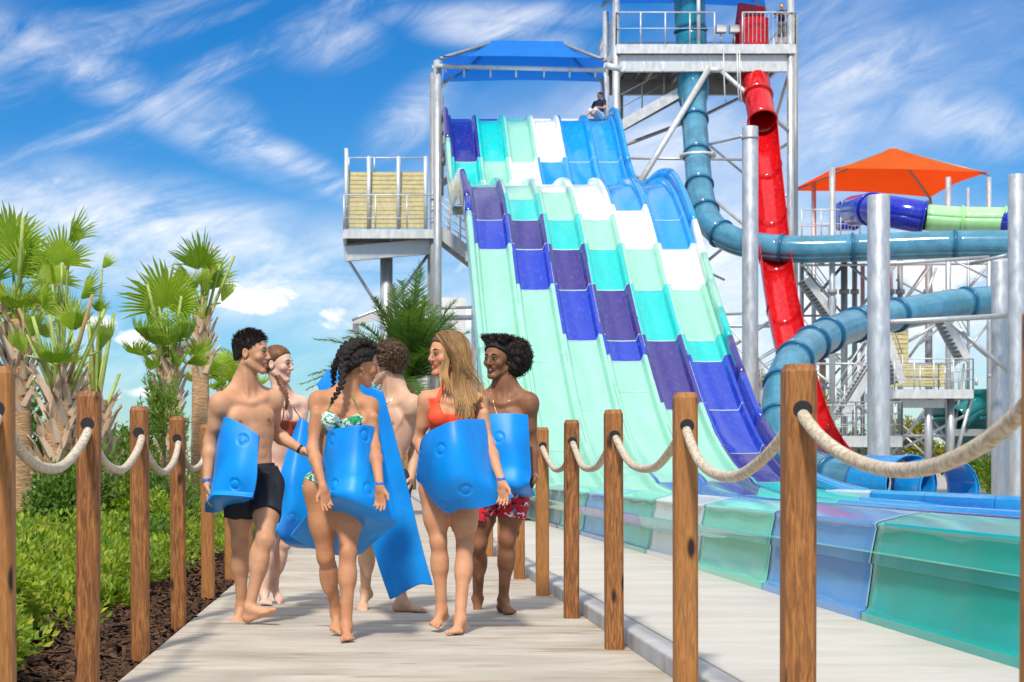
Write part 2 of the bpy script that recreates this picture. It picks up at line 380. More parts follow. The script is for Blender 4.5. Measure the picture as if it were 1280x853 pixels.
def mat_tube(name, c, alpha):
    m, t, b = newmat(name)
    n = objnoise(t, 2.4, 5, .6); L(t, mixc(t, maprange(t, n, .3, .7), tuple(x*.8 for x in c), tuple(min(1,x*1.2) for x in c)), b.inputs['Base Color'])
    b.inputs['Roughness'].default_value = .14; b.inputs['Alpha'].default_value = alpha; b.inputs['Coat Weight'].default_value = .6; return m
M['tube_blue'] = mat_tube('translucent_blue_tube', srgb(84,152,182), .76)
M['tube_rim'] = simple('tube_flange', srgb(28,98,142), .3, var=.15)
M['tube_teal'] = gelcoat('teal_tube', srgb(22,128,158)); M['tube_bowl'] = gelcoat('teal_bowl', srgb(8,112,112))
def mat_foam():
    m, t, b = newmat('blue_foam_mat')
    n = objnoise(t, 3, 4); f = objnoise(t, 220, 3, .7)
    sc = objnoise(t, 16, 6, .75, (1, 1, .5), 1.5); c0 = mixc(t, maprange(t, n, .3, .7), srgb(0,126,214), srgb(0,148,240)); c0 = mixc(t, mathn(t, 'MULTIPLY', maprange(t, sc, .60, .72), .30), c0, srgb(70,176,240)); c0 = mixc(t, mathn(t, 'MULTIPLY', maprange(t, sc, .40, .28), .25), c0, srgb(0,96,180))
    L(t, c0, b.inputs['Base Color'])
    b.inputs['Roughness'].default_value = .42; b.inputs['Specular IOR Level'].default_value = .35; bump(t, b, mathn(t, 'ADD', f, mathn(t, 'MULTIPLY', n, 3.0)), .2, .004); return m
M['foam'] = mat_foam()
M['band_blue'] = simple('blue_wristband', srgb(22,98,180), .5); M['black'] = simple('black_rubber', (.012,.012,.014), .45); M['silver'] = simple('silver_metal', (.7,.7,.72), .25, 1.0); M['gold'] = simple('gold_metal', (.8,.55,.2), .25, 1.0)
M['hivis'] = simple('hi_vis_cloth', srgb(200,245,20), .8); M['navy_cloth'] = simple('navy_cloth', (.012,.02,.05), .85); M['grey_cloth'] = simple('grey_plaid_cloth', (.12,.13,.14), .85, var=.5, vs=20); M['white_cloth'] = simple('white_cloth', (.7,.7,.7), .85)
M['wall_white'] = simple('white_stucco', (.72,.72,.70), .8, var=.05)

M['joint'] = simple('pale_joint_strip', srgb(170,200,205), .4, var=.1)

M['foam_water'] = simple('white_water', (.85,.88,.9), .3, var=.03)
# ------------------------------------------------------------------ ground, paths
random.seed(4)
def sheet(name, x0, x1, y0, y1, z, mat, parent=None, nx=1, ny=1, zf=None):
    m = MB(); rows = []
    for j in range(ny+1):
        y = y0+(y1-y0)*j/ny
        rows.append([(x0+(x1-x0)*i/nx, y, z+(zf(x0+(x1-x0)*i/nx, y) if zf else 0)) for i in range(nx+1)])
    m.grid(rows); return m.build(name, mat, parent)
g = sheet('ground', -3000, 3000, -200, 5000, -.16, M['plaza']); tag(g, 'pale concrete ground spreading out to the horizon behind the slides', 'ground', kind='structure')
# boardwalk of concrete slabs
DX0, DX1 = -1.11, 1.352
bw = sheet('boardwalk', DX0, DX1, .2, 62, -.03, M['gap']); tag(bw, 'boardwalk path of broad pale concrete slabs between the rope posts', 'path', kind='structure')
def slab(name, parent, x0, x1, y0, y1, zt, h, mat, bev=.006):
    m = MB().box(((x0+x1)/2, (y0+y1)/2, zt-h/2), (x1-x0, y1-y0, h)); return m.build(name, mat, parent, bevel=bev)
j0 = 8.865-1.935*4
k = 0
while j0 < 60:
    slab('slab', bw, DX0, DX1, j0+.009, j0+1.935-.009, random.uniform(-.0015, .0015), .10, M['deck']); j0 += 1.935
bwk = sheet('walkway', DX1, 2.86, .2, 62, -.02, M['gap']); tag(bwk, 'raised concrete walkway beside the splash trough wall', 'pavement', kind='structure')
y = .3
while y < 60:
    slab('slab', bwk, DX1+.13, 2.90, y+.004, y+3.2-.004, .089, .10, M['walk']); y += 3.2
kb = MB().box((DX1+.065, 31, -.03), (.11, 61, .05)).build('kerb', M['kerb']); tag(kb, 'low grey concrete kerb stepping up from the boardwalk to the walkway', 'kerb', kind='structure')
y = .3
while y < 60:
    slab('kerb_stone', kb, DX1+.001, DX1+.128, y+.003, y+1.935-.003, .0855, .16, M['kerb'], .012); y += 1.935
# planted bed on the left
def bedz(x, y):
    d = DX0-x
    return -.035+.03*math.sin(x*3.1+y*1.7)*math.sin(y*2.3)+min(d, 6)*.02*max(0, min(1, d/2))
bed = sheet('mulch_bed', -30, DX0, .2, 75, -.01, M['soil'], nx=90, ny=160, zf=bedz); tag(bed, 'dark brown mulch bed along the left edge of the boardwalk', 'flower bed', kind='structure')
def chips():
    rng = random.Random(11); m = MB()
    for i in range(17000):
        y = 5.2+ (rng.random()**1.6)*15; x = DX0-.01-(rng.random()**1.3)*(1.9 if y < 12 else 1.7)
        z = bedz(x, y)+rng.uniform(-.004, .022)
        l = rng.uniform(.012, .045)*(1+y*.02); w = rng.uniform(.005, .014)*(1+y*.02)
        q = Quaternion((rng.gauss(0,1), rng.gauss(0,1), rng.gauss(0,1), rng.gauss(0,1))); q.normalize()
        e = Matrix.Rotation(rng.uniform(0, 6.28), 3, 'Z') @ Matrix.Rotation(rng.gauss(0,.45), 3, 'X') @ Matrix.Rotation(rng.gauss(0,.35), 3, 'Y')
        vs = [e @ Vector(v) + Vector((x, y, z)) for v in ((-l,-w*.6,0),(l*.8,-w,.001),(l,w*.5,0),(-l*.7,w,.002),(0,0,w*.8))]
        m.add(vs, [(0,1,4),(1,2,4),(2,3,4),(3,0,4)])
    o = m.build('bark_mulch', M['mulch']); tag(o, 'loose dark bark chips covering the bed beside the boardwalk', 'mulch', kind='stuff')
chips()

# ------------------------------------------------------------------ rope fence
POSTH = 1.24; HOLEZ = 1.105
def post_mesh():
    m = MB(); w = .0455; c = .012
    poly = [(-w+c,-w),(w-c,-w),(w,-w+c),(w,w-c),(w-c,w),(-w+c,w),(-w,w-c),(-w,-w+c)]
    # chamfered top
    n = 8; vs = []
    for (z, k) in ((-.12, 1), (POSTH-.022, 1), (POSTH, .80)):
        vs += [(x*k, y*k, z) for x, y in poly]
    fs = [tuple(range(n))[::-1], tuple(range(2*n, 3*n))]+[(a*n+i, a*n+(i+1)%n, (a+1)*n+(i+1)%n, (a+1)*n+i) for a in (0,1) for i in range(n)]
    m.add(vs, fs); return m
def hole_mesh(s):
    m = MB(); n = 16
    if 1:
        vs = [(0, s*.0465, HOLEZ)]+[(.029*math.cos(2*math.pi*i/n), s*.0465, HOLEZ+.027*math.sin(2*math.pi*i/n)) for i in range(n)]
        m.add(vs, [(0, i+1, (i+1)%n+1) for i in range(n)])
    return m
p0 = post_mesh().build('rope_post', M['wood']); h0 = hole_mesh(-1).build('rope_hole', M['black'], p0); h1 = hole_mesh(1).build('rope_hole', M['black'], p0)
RX = 1.265; LX = -1.165
rights = [3.27, 5.2, 7.1, 9.13, 11.02, 12.95, 14.9, 16.85, 18.8, 20.7, 22.6, 24.6, 26.5]
lefts = [3.75, 5.52, 7.28, 8.98, 10.72, 12.66, 14.75, 16.7, 18.7, 20.7, 22.7, 24.7]
rl = {0:'wooden rope post cut off by the right edge of the photo', 1:'large wooden post at the right with a knot below its rope hole, nearest whole one', 2:'second wooden post in from the right, darker brown, over the kerb',
 3:'third wooden post in from the right, just left of the white trough panel', 4:'fourth wooden post in from the right, in front of the green trough panel', 5:'honey coloured post just right of the man in red trunks', 6:'yellowish post seen just behind the man in red trunks', 7:'post seen between the legs of the man in red trunks'}
ll = {1:'tall brown post at the left edge of the photo', 2:'brown post second from the left edge, in front of the thickest palm trunk', 3:'brown post third from the left edge, in the mulch beside the slabs', 4:'brown post fourth from the left, left of the dark haired man', 5:'slim post directly behind the mat arm of the dark haired man', 6:'far post just behind the leg of the dark haired man in black shorts'}
def posts(xs, ys, labs, side):
    for i, y in enumerate(ys):
        o = copy_tree(p0); o.location = (xs+random.uniform(-.008,.008), y, -.0 if side=='right' else .012)
        o.rotation_euler = (random.uniform(-.006,.006), random.uniform(-.008,.008), random.uniform(-.03,.03))
        lab = labs.get(i)
        if lab is None:
            lab = 'far wooden rope post at the %s side of the boardwalk, hidden by the walkers' % side; grp = 'far hidden rope posts on the %s' % side
        else: grp = 'wooden posts of the rope fence on the %s' % side
        tag(o, lab, 'post', grp)
posts(RX, rights, rl, 'right'); posts(LX, lefts, ll, 'left')
bpy.data.objects.remove(h0); bpy.data.objects.remove(h1); bpy.data.objects.remove(p0)
def rope(name, xs, ys, label):
    pts = []; rng = random.Random(len(ys))
    for i in range(len(ys)-1):
        a, b = ys[i], ys[i+1]; sag = .185+rng.uniform(-.018,.022); sk = rng.uniform(-.12,.12); bow = rng.uniform(-.02,.02)
        for k in range(22):
            t = k/22; tt = t+sk*t*(1-t)
            z = HOLEZ-sag*(1-abs(2*tt-1)**2.2)
            pts.append((xs+bow*math.sin(math.pi*t)+.004*math.sin(13*t+i), a+(b-a)*t, z))
    pts.append((xs, ys[-1], HOLEZ))
    o = MB().tube(pts, .0190, 12).build(name, M['rope']); tag(o, label, 'rope')
rope('fence_rope', RX, rights, 'thick cream rope sagging through the posts on the right side')
rope('fence_rope', LX, lefts, 'thick cream rope sagging through the posts on the left side')

# ------------------------------------------------------------------ racing slide
ZP = [(59.0,12.35),(57.6,12.33),(57.0,12.2),(55.5,11.15),(54,9.95),(52.6,9.2),(50.5,8.78),(48.5,8.72),(46.8,8.5),(45.4,8.02),(44,7.25),(43,6.55),(42,5.75),(40,4.25),(38,2.9),(36.5,2.0),(35,1.3),(33,.74),(31,.47),(28.5,.36),(25,.34),(4,.33)]
ys_ = np.array([p[0] for p in ZP][::-1]); zs_ = np.array([p[1] for p in ZP][::-1])
def _tang(x, y):
    m = np.zeros(len(x)); d = np.diff(y)/np.diff(x); m[0] = d[0]; m[-1] = d[-1]
    for i in range(1, len(x)-1):
        m[i] = 0 if d[i-1]*d[i] <= 0 else 2*d[i-1]*d[i]/(d[i-1]+d[i])
    return m
tg_ = _tang(ys_, zs_)
def prof(Y):
    i = int(np.clip(np.searchsorted(ys_, Y)-1, 0, len(ys_)-2)); h = ys_[i+1]-ys_[i]; t = (Y-ys_[i])/h
    z = (2*t**3-3*t**2+1)*zs_[i]+(t**3-2*t*t+t)*h*tg_[i]+(-2*t**3+3*t*t)*zs_[i+1]+(t**3-t*t)*h*tg_[i+1]
    e = .02; return z
def profn(Y):
    dz = (prof(Y+.03)-prof(Y-.03))/.06; n = Vector((0, -dz, 1)); n.normalize(); return n
def Yat(py, lo, hi):
    """distance at which the lane surface is seen at image height py, searched between lo and hi"""
    best = None
    for i in range(400):
        Y = lo+(hi-lo)*i/399; v = 587-(prof(Y)-EYE)/Y*F
        if best is None or abs(v-py) < best[0]: best = (abs(v-py), Y)
    return best[1]
up = [57.6, Yat(203,52,57), Yat(232,50.5,53.5), 48.3, Yat(250,43.5,46)]
dn = [Yat(p, 33, 45.5) for p in (276,312,363,427,452)]
def XL(Y): return 2.52 if Y > 30 else 2.52+.26*(30-Y)/23.0
XW = 5.30; NL = 6; LW = XW/NL
def stations(a, b, step=.3):
    n = max(1, int(abs(a-b)/step)); return [a+(b-a)*i/n for i in range(n+1)]
rs = thing('racing_slide', 'wide six lane mat racing slide in checkered blue, purple, mint and white', 'water slide', (5, 45, 0))
CS = [(0,.175),(.055,.178),(.085,.165),(.105,.12),(.13,.02),(.16,.0),(.5,-.008),(1-.16,.0),(1-.13,.02),(1-.105,.12),(1-.085,.165),(1-.055,.178),(1,.175)]
def lane_piece(i, a, b, mat, name='lane_panel'):
    m = MB(); rows = []
    jit = [0]
    for Y in stations(a-.004, b+.004):
        n = profn(Y); x0 = XL(Y)+i*LW; hs = 1.0 if Y > 32 else .8
        rows.append([Vector((x0+u*LW+ (.004 if k==0 else -.004 if k==len(CS)-1 else 0), Y, prof(Y)))+n*(h*hs) for k, (u, h) in enumerate(CS)])
    m.grid(rows); o = m.build(name, M[mat], rs); return o
# colour blocks, lane by lane from the left: (boundaries in distance, materials)
d276, d312, d363, d427, d452 = dn
d513 = Yat(513, 33, 40); d604 = Yat(603, 30, 36); d567 = Yat(567, 33, 37); d590=Yat(595,31,36)
bl = {
 0: [(57.6,'navy'),(up[1],'teal'),(up[2],'mint'),(48.3,'mint'),(46.2,'purple'),(d276,'royal'),(d312,'mint'),(d427,'mint'),(d513,'mint'),(33,'mint'),(28,'mint'),(23,'royal'),(18,'teal'),(12,'mint')],
 1: [(57.6,'teal'),(up[1],'mint'),(up[2],'white'),(48.3,'white'),(46.4,'mint'),(up[4],'teal'),(d276,'purple'),(d312,'royal'),(d363,'mint'),(d452,'mint'),(35,'mint'),(31,'mint'),(26,'white'),(20,'teal')],
 2: [(57.6,'mint'),(up[1],'white'),(up[2],'white'),(48.3,'white'),(up[4]+.6,'mint'),(d276,'teal'),(d312,'purple'),(d363,'royal'),(d427,'mint'),(d513,'mint'),(34,'mint'),(29,'royal'),(22,'sky')],
 3: [(57.6,'white'),(up[1],'sky'),(up[2],'sky'),(48.3,'white'),(d276,'mint'),(d312,'teal'),(d363,'purple'),(d427,'royal'),(d452,'mint'),(37.5,'mint'),(d604,'royal'),(30,'royal'),(25,'purple')],
 4: [(57.6,'sky'),(up[1],'sky'),(up[2],'sky'),(48.3,'sky'),(d276+.5,'white'),(d312,'mint'),(d363,'teal'),(d427,'purple'),(d513,'mint'),(d604,'royal'),(33,'purple'),(31,'teal'),(26,'sky')],
 5: [(57.6,'sky'),(up[1],'sky'),(up[2],'sky'),(48.3,'sky'),(d276,'sky'),(d312,'white'),(d363,'mint'),(d427,'teal'),(d452,'royal'),(d513,'royal'),(d567,'purple'),(d604,'teal'),(28,'sky'),(22,'white')],
}
for i in range(NL):
    b = bl[i]
    for j, (Y, c) in enumerate(b):
        e = b[j+1][0] if j+1 < len(b) else 6.0
        if Y > e+.05: lane_piece(i, Y, e, 'g_'+c)
# start lip tiles
for i in range(NL):
    x0 = XL(58)+i*LW; MB().box((x0+LW/2, 57.95, prof(57.7)+.03), (LW-.26, .6, .10)).build('start_lip', M['g_'+('royal','royal','teal','white','white','sky')[i]], rs, bevel=.02)
# thin raised joints where one colour of moulding is bolted to the next
for i in range(NL):
    for (Y, c) in bl[i][1:]:
        n = profn(Y); rows = []
        for q in (-.016, .016): rows.append([Vector((XL(Y)+i*LW+u*LW, Y+q, prof(Y+q)))+n*(h*(1 if Y > 32 else .8)+.005) for u, h in CS[1:-1]])
        MB().grid(rows).build('joint_seam', M['joint'], rs)
# raised outer walls
def side_wall(sgn, a, b, mat, hi=.42, lo=-.32):
    m = MB(); rows = []
    for Y in stations(a, b):
        n = profn(Y); x0 = XL(Y)+(0 if sgn < 0 else XW); z = prof(Y)
        f = max(0, min(1, (Y-27)/6)); hh = hi*f+.22*(1-f)
        if Y < 33: lo_ = max(lo, -.25)
        p = [(0.003,.172),(.03,hh-.04),(.06,hh),(.13,hh+.005),(.16,hh-.05),(.165,.1),(.14,lo)]
        rows.append([Vector((x0+sgn*u, Y, z))+n*h for u, h in p])
    m.grid(rows, flip=(sgn > 0)); o = m.build('side_wall', M[mat], rs); solidify(o, .02, 0); return o
lw = [(57.8,'purple'),(up[1]+.6,'mint'),(50.6,'white'),(47.5,'white'),(46.6,'purple'),(d276+.5,'royal'),(d276-.25,'mint'),(38.5,'mint'),(34,'mint'),(28.5,'mint')]
for j in range(len(lw)-1): side_wall(-1, lw[j][0], lw[j+1][0], 'g_'+lw[j][1])
rw = [(57.8,'sky'),(54.2,'sky'),(50,'sky'),(46.5,'sky'),(43.2,'white'),(42.0,'mint'),(41.0,'mint'),(40.0,'teal'),(d427-.4,'purple'),(37.6,'royal'),(35.8,'purple'),(34.2,'teal'),(31.5,'sky'),(28.2,'sky')]
for j in range(len(rw)-1): side_wall(1, rw[j][0], rw[j+1][0], 'g_'+rw[j][1])
# grey steel legs that carry the lanes
for Y in (56.5, 51.5, 47.0, 43.0, 39.5, 36.8):
    for x in (XL(Y)+1.0, XL(Y)+XW-1.0):
        top = prof(Y)-.35
        MB().tube([(x, Y, -.1), (x, Y, top)], .11, 12).build('support_leg', M['steel'], rs)
    MB().beam((XL(Y)-.2, Y, prof(Y)-.42), (XL(Y)+XW+.2, Y, prof(Y)-.42), .16, .24).build('cross_beam', M['steel'], rs)
# splash trough: long low wall of coloured panels beside the walkway
tr = thing('splash_trough', 'long low glossy run-out trough wall of green, blue and pink panels', 'pool wall', (3, 15, .085))
NP = [(2.735,.089),(2.738,.135),(2.765,.145),(2.775,.165),(2.80,.34),(2.806,.40),(2.792,.405),(2.81,.50),(2.83,.60),(2.825,.622),(2.84,.636),(2.96,.668),(3.06,.688),(3.12,.690),(3.15,.67),(3.17,.5),(3.18,.33)]
edges = [2.4, 4.88, 7.36, 9.84, 12.32, 14.9, 17.5, 20.1, 22.7, 25.2, 27.8, 30.4, 33.0]
pc = ['seafoam','peri','deepteal','peri','seafoam','pink','green','peri','green','mauve','seafoam','mauve']
for j in range(len(edges)-1):
    a, b = edges[j]+.006, edges[j+1]-.006; rows = []; m = MB()
    for Y in [a, a+.012]+[a+(b-a)*i/16 for i in range(1, 16)]+[b-.012, b]:
        k = (.004 if Y in (a, b) else 0); sk = .0 if Y < 20 else (Y-20)*-.012
        rip = .0018*math.sin(Y*5.1+j)+.001*math.sin(Y*11.3)
        rows.append([Vector((x+k+sk+(rip if .16 < z < .62 else 0), Y, z)) for x, z in NP])
    m.grid(rows); o = m.build('wall_panel', M['w_'+pc[j]], tr); sharp(o, 28)
    sk = .0 if b < 20 else (b-20)*-.012; MB().grid([[Vector((x+sk-.004 if x < 2.9 else x+sk, Y, z+(.003 if z > .62 else 0))) for x, z in NP[3:15]] for Y in (b-.008, b+.020)]).build('joint_strip', M['joint'], tr)
fw = thing('trough_far_wall', 'far low wall of the trough in teal, white and bright blue', 'pool wall', (7.85, 20, .085))
fe = [(33,'teal'),(30.2,'white'),(27.5,'sky'),(24.8,'sky'),(22.0,'sky'),(19.3,'sky'),(16.5,'white'),(13.5,'sky'),(10,'sky')]
for j in range(len(fe)-1):
    a, b = fe[j][0]-.01, fe[j+1][0]+.01; m = MB()
    FP = [(7.80,.30),(7.80,.56),(7.83,.60),(7.95,.61),(8.02,.58),(8.05,.1)]
    m.grid([[Vector((x, Y, z)) for x, z in FP] for Y in (a, (a+b)/2, b)], flip=True); sharp(m.build('wall_panel', M['g_'+fe[j][1]], fw), 28)
# ------------------------------------------------------------------ towers, tubes, canopies
def tub(parent, a, b, r, name='brace', mat='steel', n=8):
    return MB().tube([a, b], r, n).build(name, M[mat], parent)
def bm_(parent, a, b, w, h, name='beam', mat='steel'):
    return MB().beam(a, b, w, h).build(name, M[mat], parent)
def railing(parent, pts, h=1.07, step=1.3, nb=3, mat='steel_white', bars=False):
    """posts, hand rail and lower rails, each its own part"""
    pts = [Vector(p) for p in pts]; up = Vector((0,0,1))
    for a, b in zip(pts[:-1], pts[1:]):
        ln = (b-a).length; n = max(1, round(ln/step))
        for i in range(n+1):
            q = a+(b-a)*i/n; MB().tube([q, q+up*h], .028, 6).build('railing_post', M[mat], parent)
        for k in range(nb):
            z = h*(k+1)/nb; MB().tube([a+up*z, b+up*z], .026 if k == nb-1 else .016, 6).build('hand_rail' if k == nb-1 else 'railing_bar', M[mat], parent)
        if bars:
            m = MB(); nn = int(ln/.14)
            for i in range(nn): q = a+(b-a)*(i+.5)/nn; m.beam(q+up*.08, q+up*(h-.03), .012, .012)
            tag(m.build('baluster', M[mat], parent), kind='stuff')
def deckslab(parent, x0, x1, y0, y1, z, h=.22, fascia='steel_white'):
    MB().box(((x0+x1)/2, (y0+y1)/2, z-.03), (x1-x0-.1, y1-y0-.1, .05)).build('platform_floor', M['grating'], parent)
    for a, b in (((x0,y0,z-h/2),(x1,y0,z-h/2)), ((x0,y1,z-h/2),(x1,y1,z-h/2)), ((x0,y0+.05,z-h/2-.003),(x0,y1-.05,z-h/2-.003)), ((x1,y0+.05,z-h/2-.003),(x1,y1-.05,z-h/2-.003))):
        bm_(parent, a, b, .08, h, 'edge_channel', fascia)
    n = int((x1-x0)/1.1)
    for i in range(1, n):
        x = x0+(x1-x0)*i/n; bm_(parent, (x, y0+.1, z-h*.9), (x, y1-.1, z-h*.9), .07, .14, 'floor_joist', 'steel_dark')
def stairs(parent, a, b, w, side, n=14, mat='steel_dark'):
    """flight from a up to b (centre line), side = unit vector across it"""
    a = Vector(a); b = Vector(b); s = Vector(side)*w/2
    for q in (-1, 1): bm_(parent, a+s*q, b+s*q, .06, .30, 'stringer', 'steel_white')
    for i in range(n):
        c = a+(b-a)*(i+.5)/n; bm_(parent, c-s*.96, c+s*.96, .26, .05, 'stair_tread', mat)
    for q in (-1, 1): railing(parent, [a+s*q+Vector((0,0,.1)), b+s*q+Vector((0,0,.1))], 1.0, 1.6, 3)

# ---- left stair tower (slatted tan screens on a raised landing)
lt = thing('stair_tower', 'galvanised stair landing with tan slatted screens left of the racing slide', 'stair tower', tuple(P(500, 587, 60))[:2]+(0,))
ZL = 59.0
def PL(px, py, dz=0): return P(px, py, ZL+dz)
a = PL(430, 292); b = PL(548, 292); zf = a.z
deckslab(lt, a.x, b.x, ZL, ZL+3.6, zf+.13, .30)
bm_(lt, PL(430, 318, .5), PL(545, 308, .5), .26, .50, 'main_beam', 'steel')
bm_(lt, PL(430, 312, 3.0), PL(545, 304, 3.0), .24, .40, 'main_beam', 'steel')
railing(lt, [(a.x, ZL+.0, zf+.13), (b.x, ZL+.0, zf+.13)], 1.15, .98, 3)
railing(lt, [(a.x, ZL+3.6, zf+.13), (a.x, ZL+.1, zf+.13)], 1.15, 1.2, 3)
# slatted screens
for k, (p0_, p1_) in enumerate(((436, 460), (463, 497), (500, 531))):
    x0 = PL(p0_, 0, 3.3).x; x1 = PL(p1_, 0, 3.3).x; zt = PL(0, 216, 3.3).z; zb = PL(0, 287, 3.3).z
    n = 13
    for i in range(n):
        z = zb+(zt-zb)*(i+.5)/n; MB().box(((x0+x1)/2, ZL+3.0+i*.015, z), (x1-x0, .05, (zt-zb)/n-.022), M=Matrix.Rotation(R(-12), 4, 'X')).build('screen_board', M['tan'], lt)
for px in (433, 461, 498, 532):
    tub(lt, PL(px, 290, 2.9), PL(px, 186 if px == 433 else 196, 2.9), .07, 'screen_post', 'steel_white')
railing(lt, [tuple(PL(436, 216, 3.4)), tuple(PL(532, 216, 3.4))], .52, .9, 1)
tub(lt, PL(483, 590, 1.2), PL(483, 312, 1.2), .215, 'column', 'steel', 20)
for px, w in ((537, .10), (545, .09)):
    bm_(lt, PL(px, 590, .9), PL(px, 306, .9), .14, .14, 'column', 'steel_dark' if px == 537 else 'steel')
tub(lt, PL(433, 322, 1), PL(476, 388, 1.2), .055); tub(lt, PL(537, 316, 1), PL(490, 382, 1.2), .055)
for y, r in ((397, .09), (384, .05)): tub(lt, PL(490 if y == 397 else 545, y+2, 1.2), PL(598, y, 1.4), r)
for px in (559,): bm_(lt, PL(px+33, 590, .5), PL(px+33, 372, .5), .15, .15, 'column', 'steel')
# flight leading down and back behind the slide
sa = PL(549, 289, 1.3); sb = PL(602, 330, 1.3)
for dy in (0, 1.4):
    bm_(lt, sa+Vector((0,dy,0)), sb+Vector((0,dy,0)), .07, .42, 'stringer', 'steel_white')
    railing(lt, [sa+Vector((0,dy,.15)), sb+Vector((0,dy,.15))], 1.1, .5, 4)
for i in range(10):
    c = sa+(sb-sa)*(i+.5)/10; bm_(lt, c, c+Vector((0,1.4,0)), .2, .05, 'stair_tread', 'steel_dark')
# tall mast pair beside the slide top, carrying the canopy
cf = thing('canopy_frame', 'tall galvanised frame posts at the slide top holding up the blue canopy', 'shade frame', tuple(P(543, 587, 57))[:2]+(0,))
tub(cf, P(547, 590, 57.2), P(547, 76, 57.2), .13, 'mast', 'steel', 14); tub(cf, P(541, 590, 59.2), P(541, 92, 59.2), .10, 'mast', 'steel_dark', 12)
tub(cf, P(552, 245, 58.6), P(552, 120, 58.6), .07, 'mast', 'steel_dark', 10)
tub(cf, P(545, 83, 57.0), P(757, 88, 57.0), .075, 'header_pipe', 'steel_white', 10); tub(cf, P(757, 82, 57), P(776, 87, 57), .10, 'header_pipe', 'steel_white', 10)
for px in (546, 557, 580, 613, 645, 680, 712, 744): tub(cf, P(px, 83, 57.05), P(px, 97 if px > 570 else 91, 57.05), .03, 'hanger', 'steel_white', 6)
for px in (545, 552):
    for py in (108, 84): MB().beam(P(px-5, py, 57.4), P(px+5, py-1, 57.4), .08, .10).build('bolt_plate', M['steel'], cf)
for a_, b_ in (((553,205,58.5),(560,186,59)), ((548,232,58),(572,217,60)), ((551,150,57.6),(559,150,60))): bm_(cf, P(*a_), P(*b_), .12, .2, 'bracket', 'steel_dark')
tub(cf, P(757, 600, 60.5), P(757, 96, 60.5), .12, 'mast', 'steel', 12)
# deck behind the slide start
bm_(cf, P(552, 172, 58.3), P(772, 168, 58.3), .2, .25, 'header_beam', 'steel_dark')
def canopy(name, label, mat, front, back, peaks, group=None, sag=.25, n=10, frame='steel_dark'):
    """four corner hip sail: front = (left, right), back = (left, right), peaks = (left, right)"""
    t = thing(name, label, 'shade canopy', tuple((front[0]+back[1])/2), group=group)
    A, B = front; D, C = back; PLk, PRk = peaks
    def panel(p, q, r, s, nm):   # p,q eave; r,s ridge (r above p)
        m = MB(); rows = []
        for j in range(n+1):
            v = j/n; row = []
            for i in range(n+1):
                u = i/n; e = p+(q-p)*u; g = r+(s-r)*u; w = e+(g-e)*v
                w = w-Vector((0,0,1))*sag*1.6*math.sin(math.pi*v)*.5
                c = (p+q+r+s)/4; inset = math.sin(math.pi*u)*(1-v)*.10
                w = w+(c-w)*inset; row.append(w)
            rows.append(row)
        m.grid(rows); return m.build(nm, M[mat], t)
    panel(A, B, PLk, PRk, 'canopy_panel'); panel(B, C, PRk, PRk, 'canopy_panel'); panel(C, D, PRk, PLk, 'canopy_panel'); panel(D, A, PLk, PLk, 'canopy_panel')
    lo = Vector((0,0,-.09))
    for c, p in ((A, PLk), (D, PLk), (B, PRk), (C, PRk)): tub(t, c+lo, p+lo, .06, 'hip_rafter', frame)
    if (PLk-PRk).length > .3: tub(t, PLk+lo, PRk+lo, .06, 'ridge_pipe', frame)
    return t
canopy('blue_canopy', 'bright blue hipped shade canopy over the top of the racing slide', 'sail_blue', (P(551,70,56.5), P(757,73,56.5)), (P(553,103,62.0), P(756,103,62.0)), (P(615,51,59.3), P(703,52,59.3)))

# ---- right tower
ZT = 62.0
rt = thing('slide_tower', 'high galvanised tower platform where the teal and red slides start', 'tower', tuple(P(870, 587, ZT))[:2]+(0,))
def PT(px, py, dz=0): return P(px, py, ZT+dz)
fl = PT(753, 56).z; x0, x1 = PT(770, 0).x, PT(994, 0).x
deckslab(rt, x0, x1, ZT, ZT+4.4, fl, .32)
for dy in (.25, 4.1): bm_(rt, (x0, ZT+dy, fl-.62), (x1-.25, ZT+dy, fl-.62), .2, .58, 'main_beam', 'steel_white' if dy < 1 else 'steel_dark')
for i in range(9):
    x = x0+.3+(x1-x0-.8)*i/8; bm_(rt, (x, ZT+.135, fl-.62), (x, ZT+.14, fl-.621), .03, .5, 'web_stiffener', 'steel_white')
for i in range(6):
    x = x0+.5+(x1-x0-1)*i/5; bm_(rt, (x, ZT+.4, fl-.45), (x, ZT+4.0, fl-.45), .1, .22, 'floor_joist', 'steel_dark')
railing(rt, [(x0, ZT, fl), (PT(893,0).x, ZT, fl)], 1.13, .85, 2, 'steel_white')
railing(rt, [(PT(928,0).x, ZT, fl), (x1, ZT, fl)], 1.13, 1.25, 1, 'steel_white', True)
railing(rt, [(x0, ZT+4.4, fl), (x1, ZT+4.4, fl)], 1.13, 1.3, 3); railing(rt, [(x0, ZT, fl), (x0, ZT+4.4, fl)], 1.13, 1.0, 3, bars=True); railing(rt, [(x1, ZT, fl), (x1, ZT+4.4, fl)], 1.13, 1.0, 3, bars=True)
for px, py0, r, dy, mt in ((988, -30, .13, .15, 'steel'), (770, -40, .13, .15, 'steel'), (757, 15, .11, 1.8, 'steel'), (994, 20, .10, 4.2, 'steel_dark'), (775, 60, .12, 4.2, 'steel_dark'), (873, -30, .07, .1, 'steel_white')):
    tub(rt, PT(px, 56 if px == 873 else 590, dy), PT(px, py0, dy), r, 'tower_leg', mt, 14)
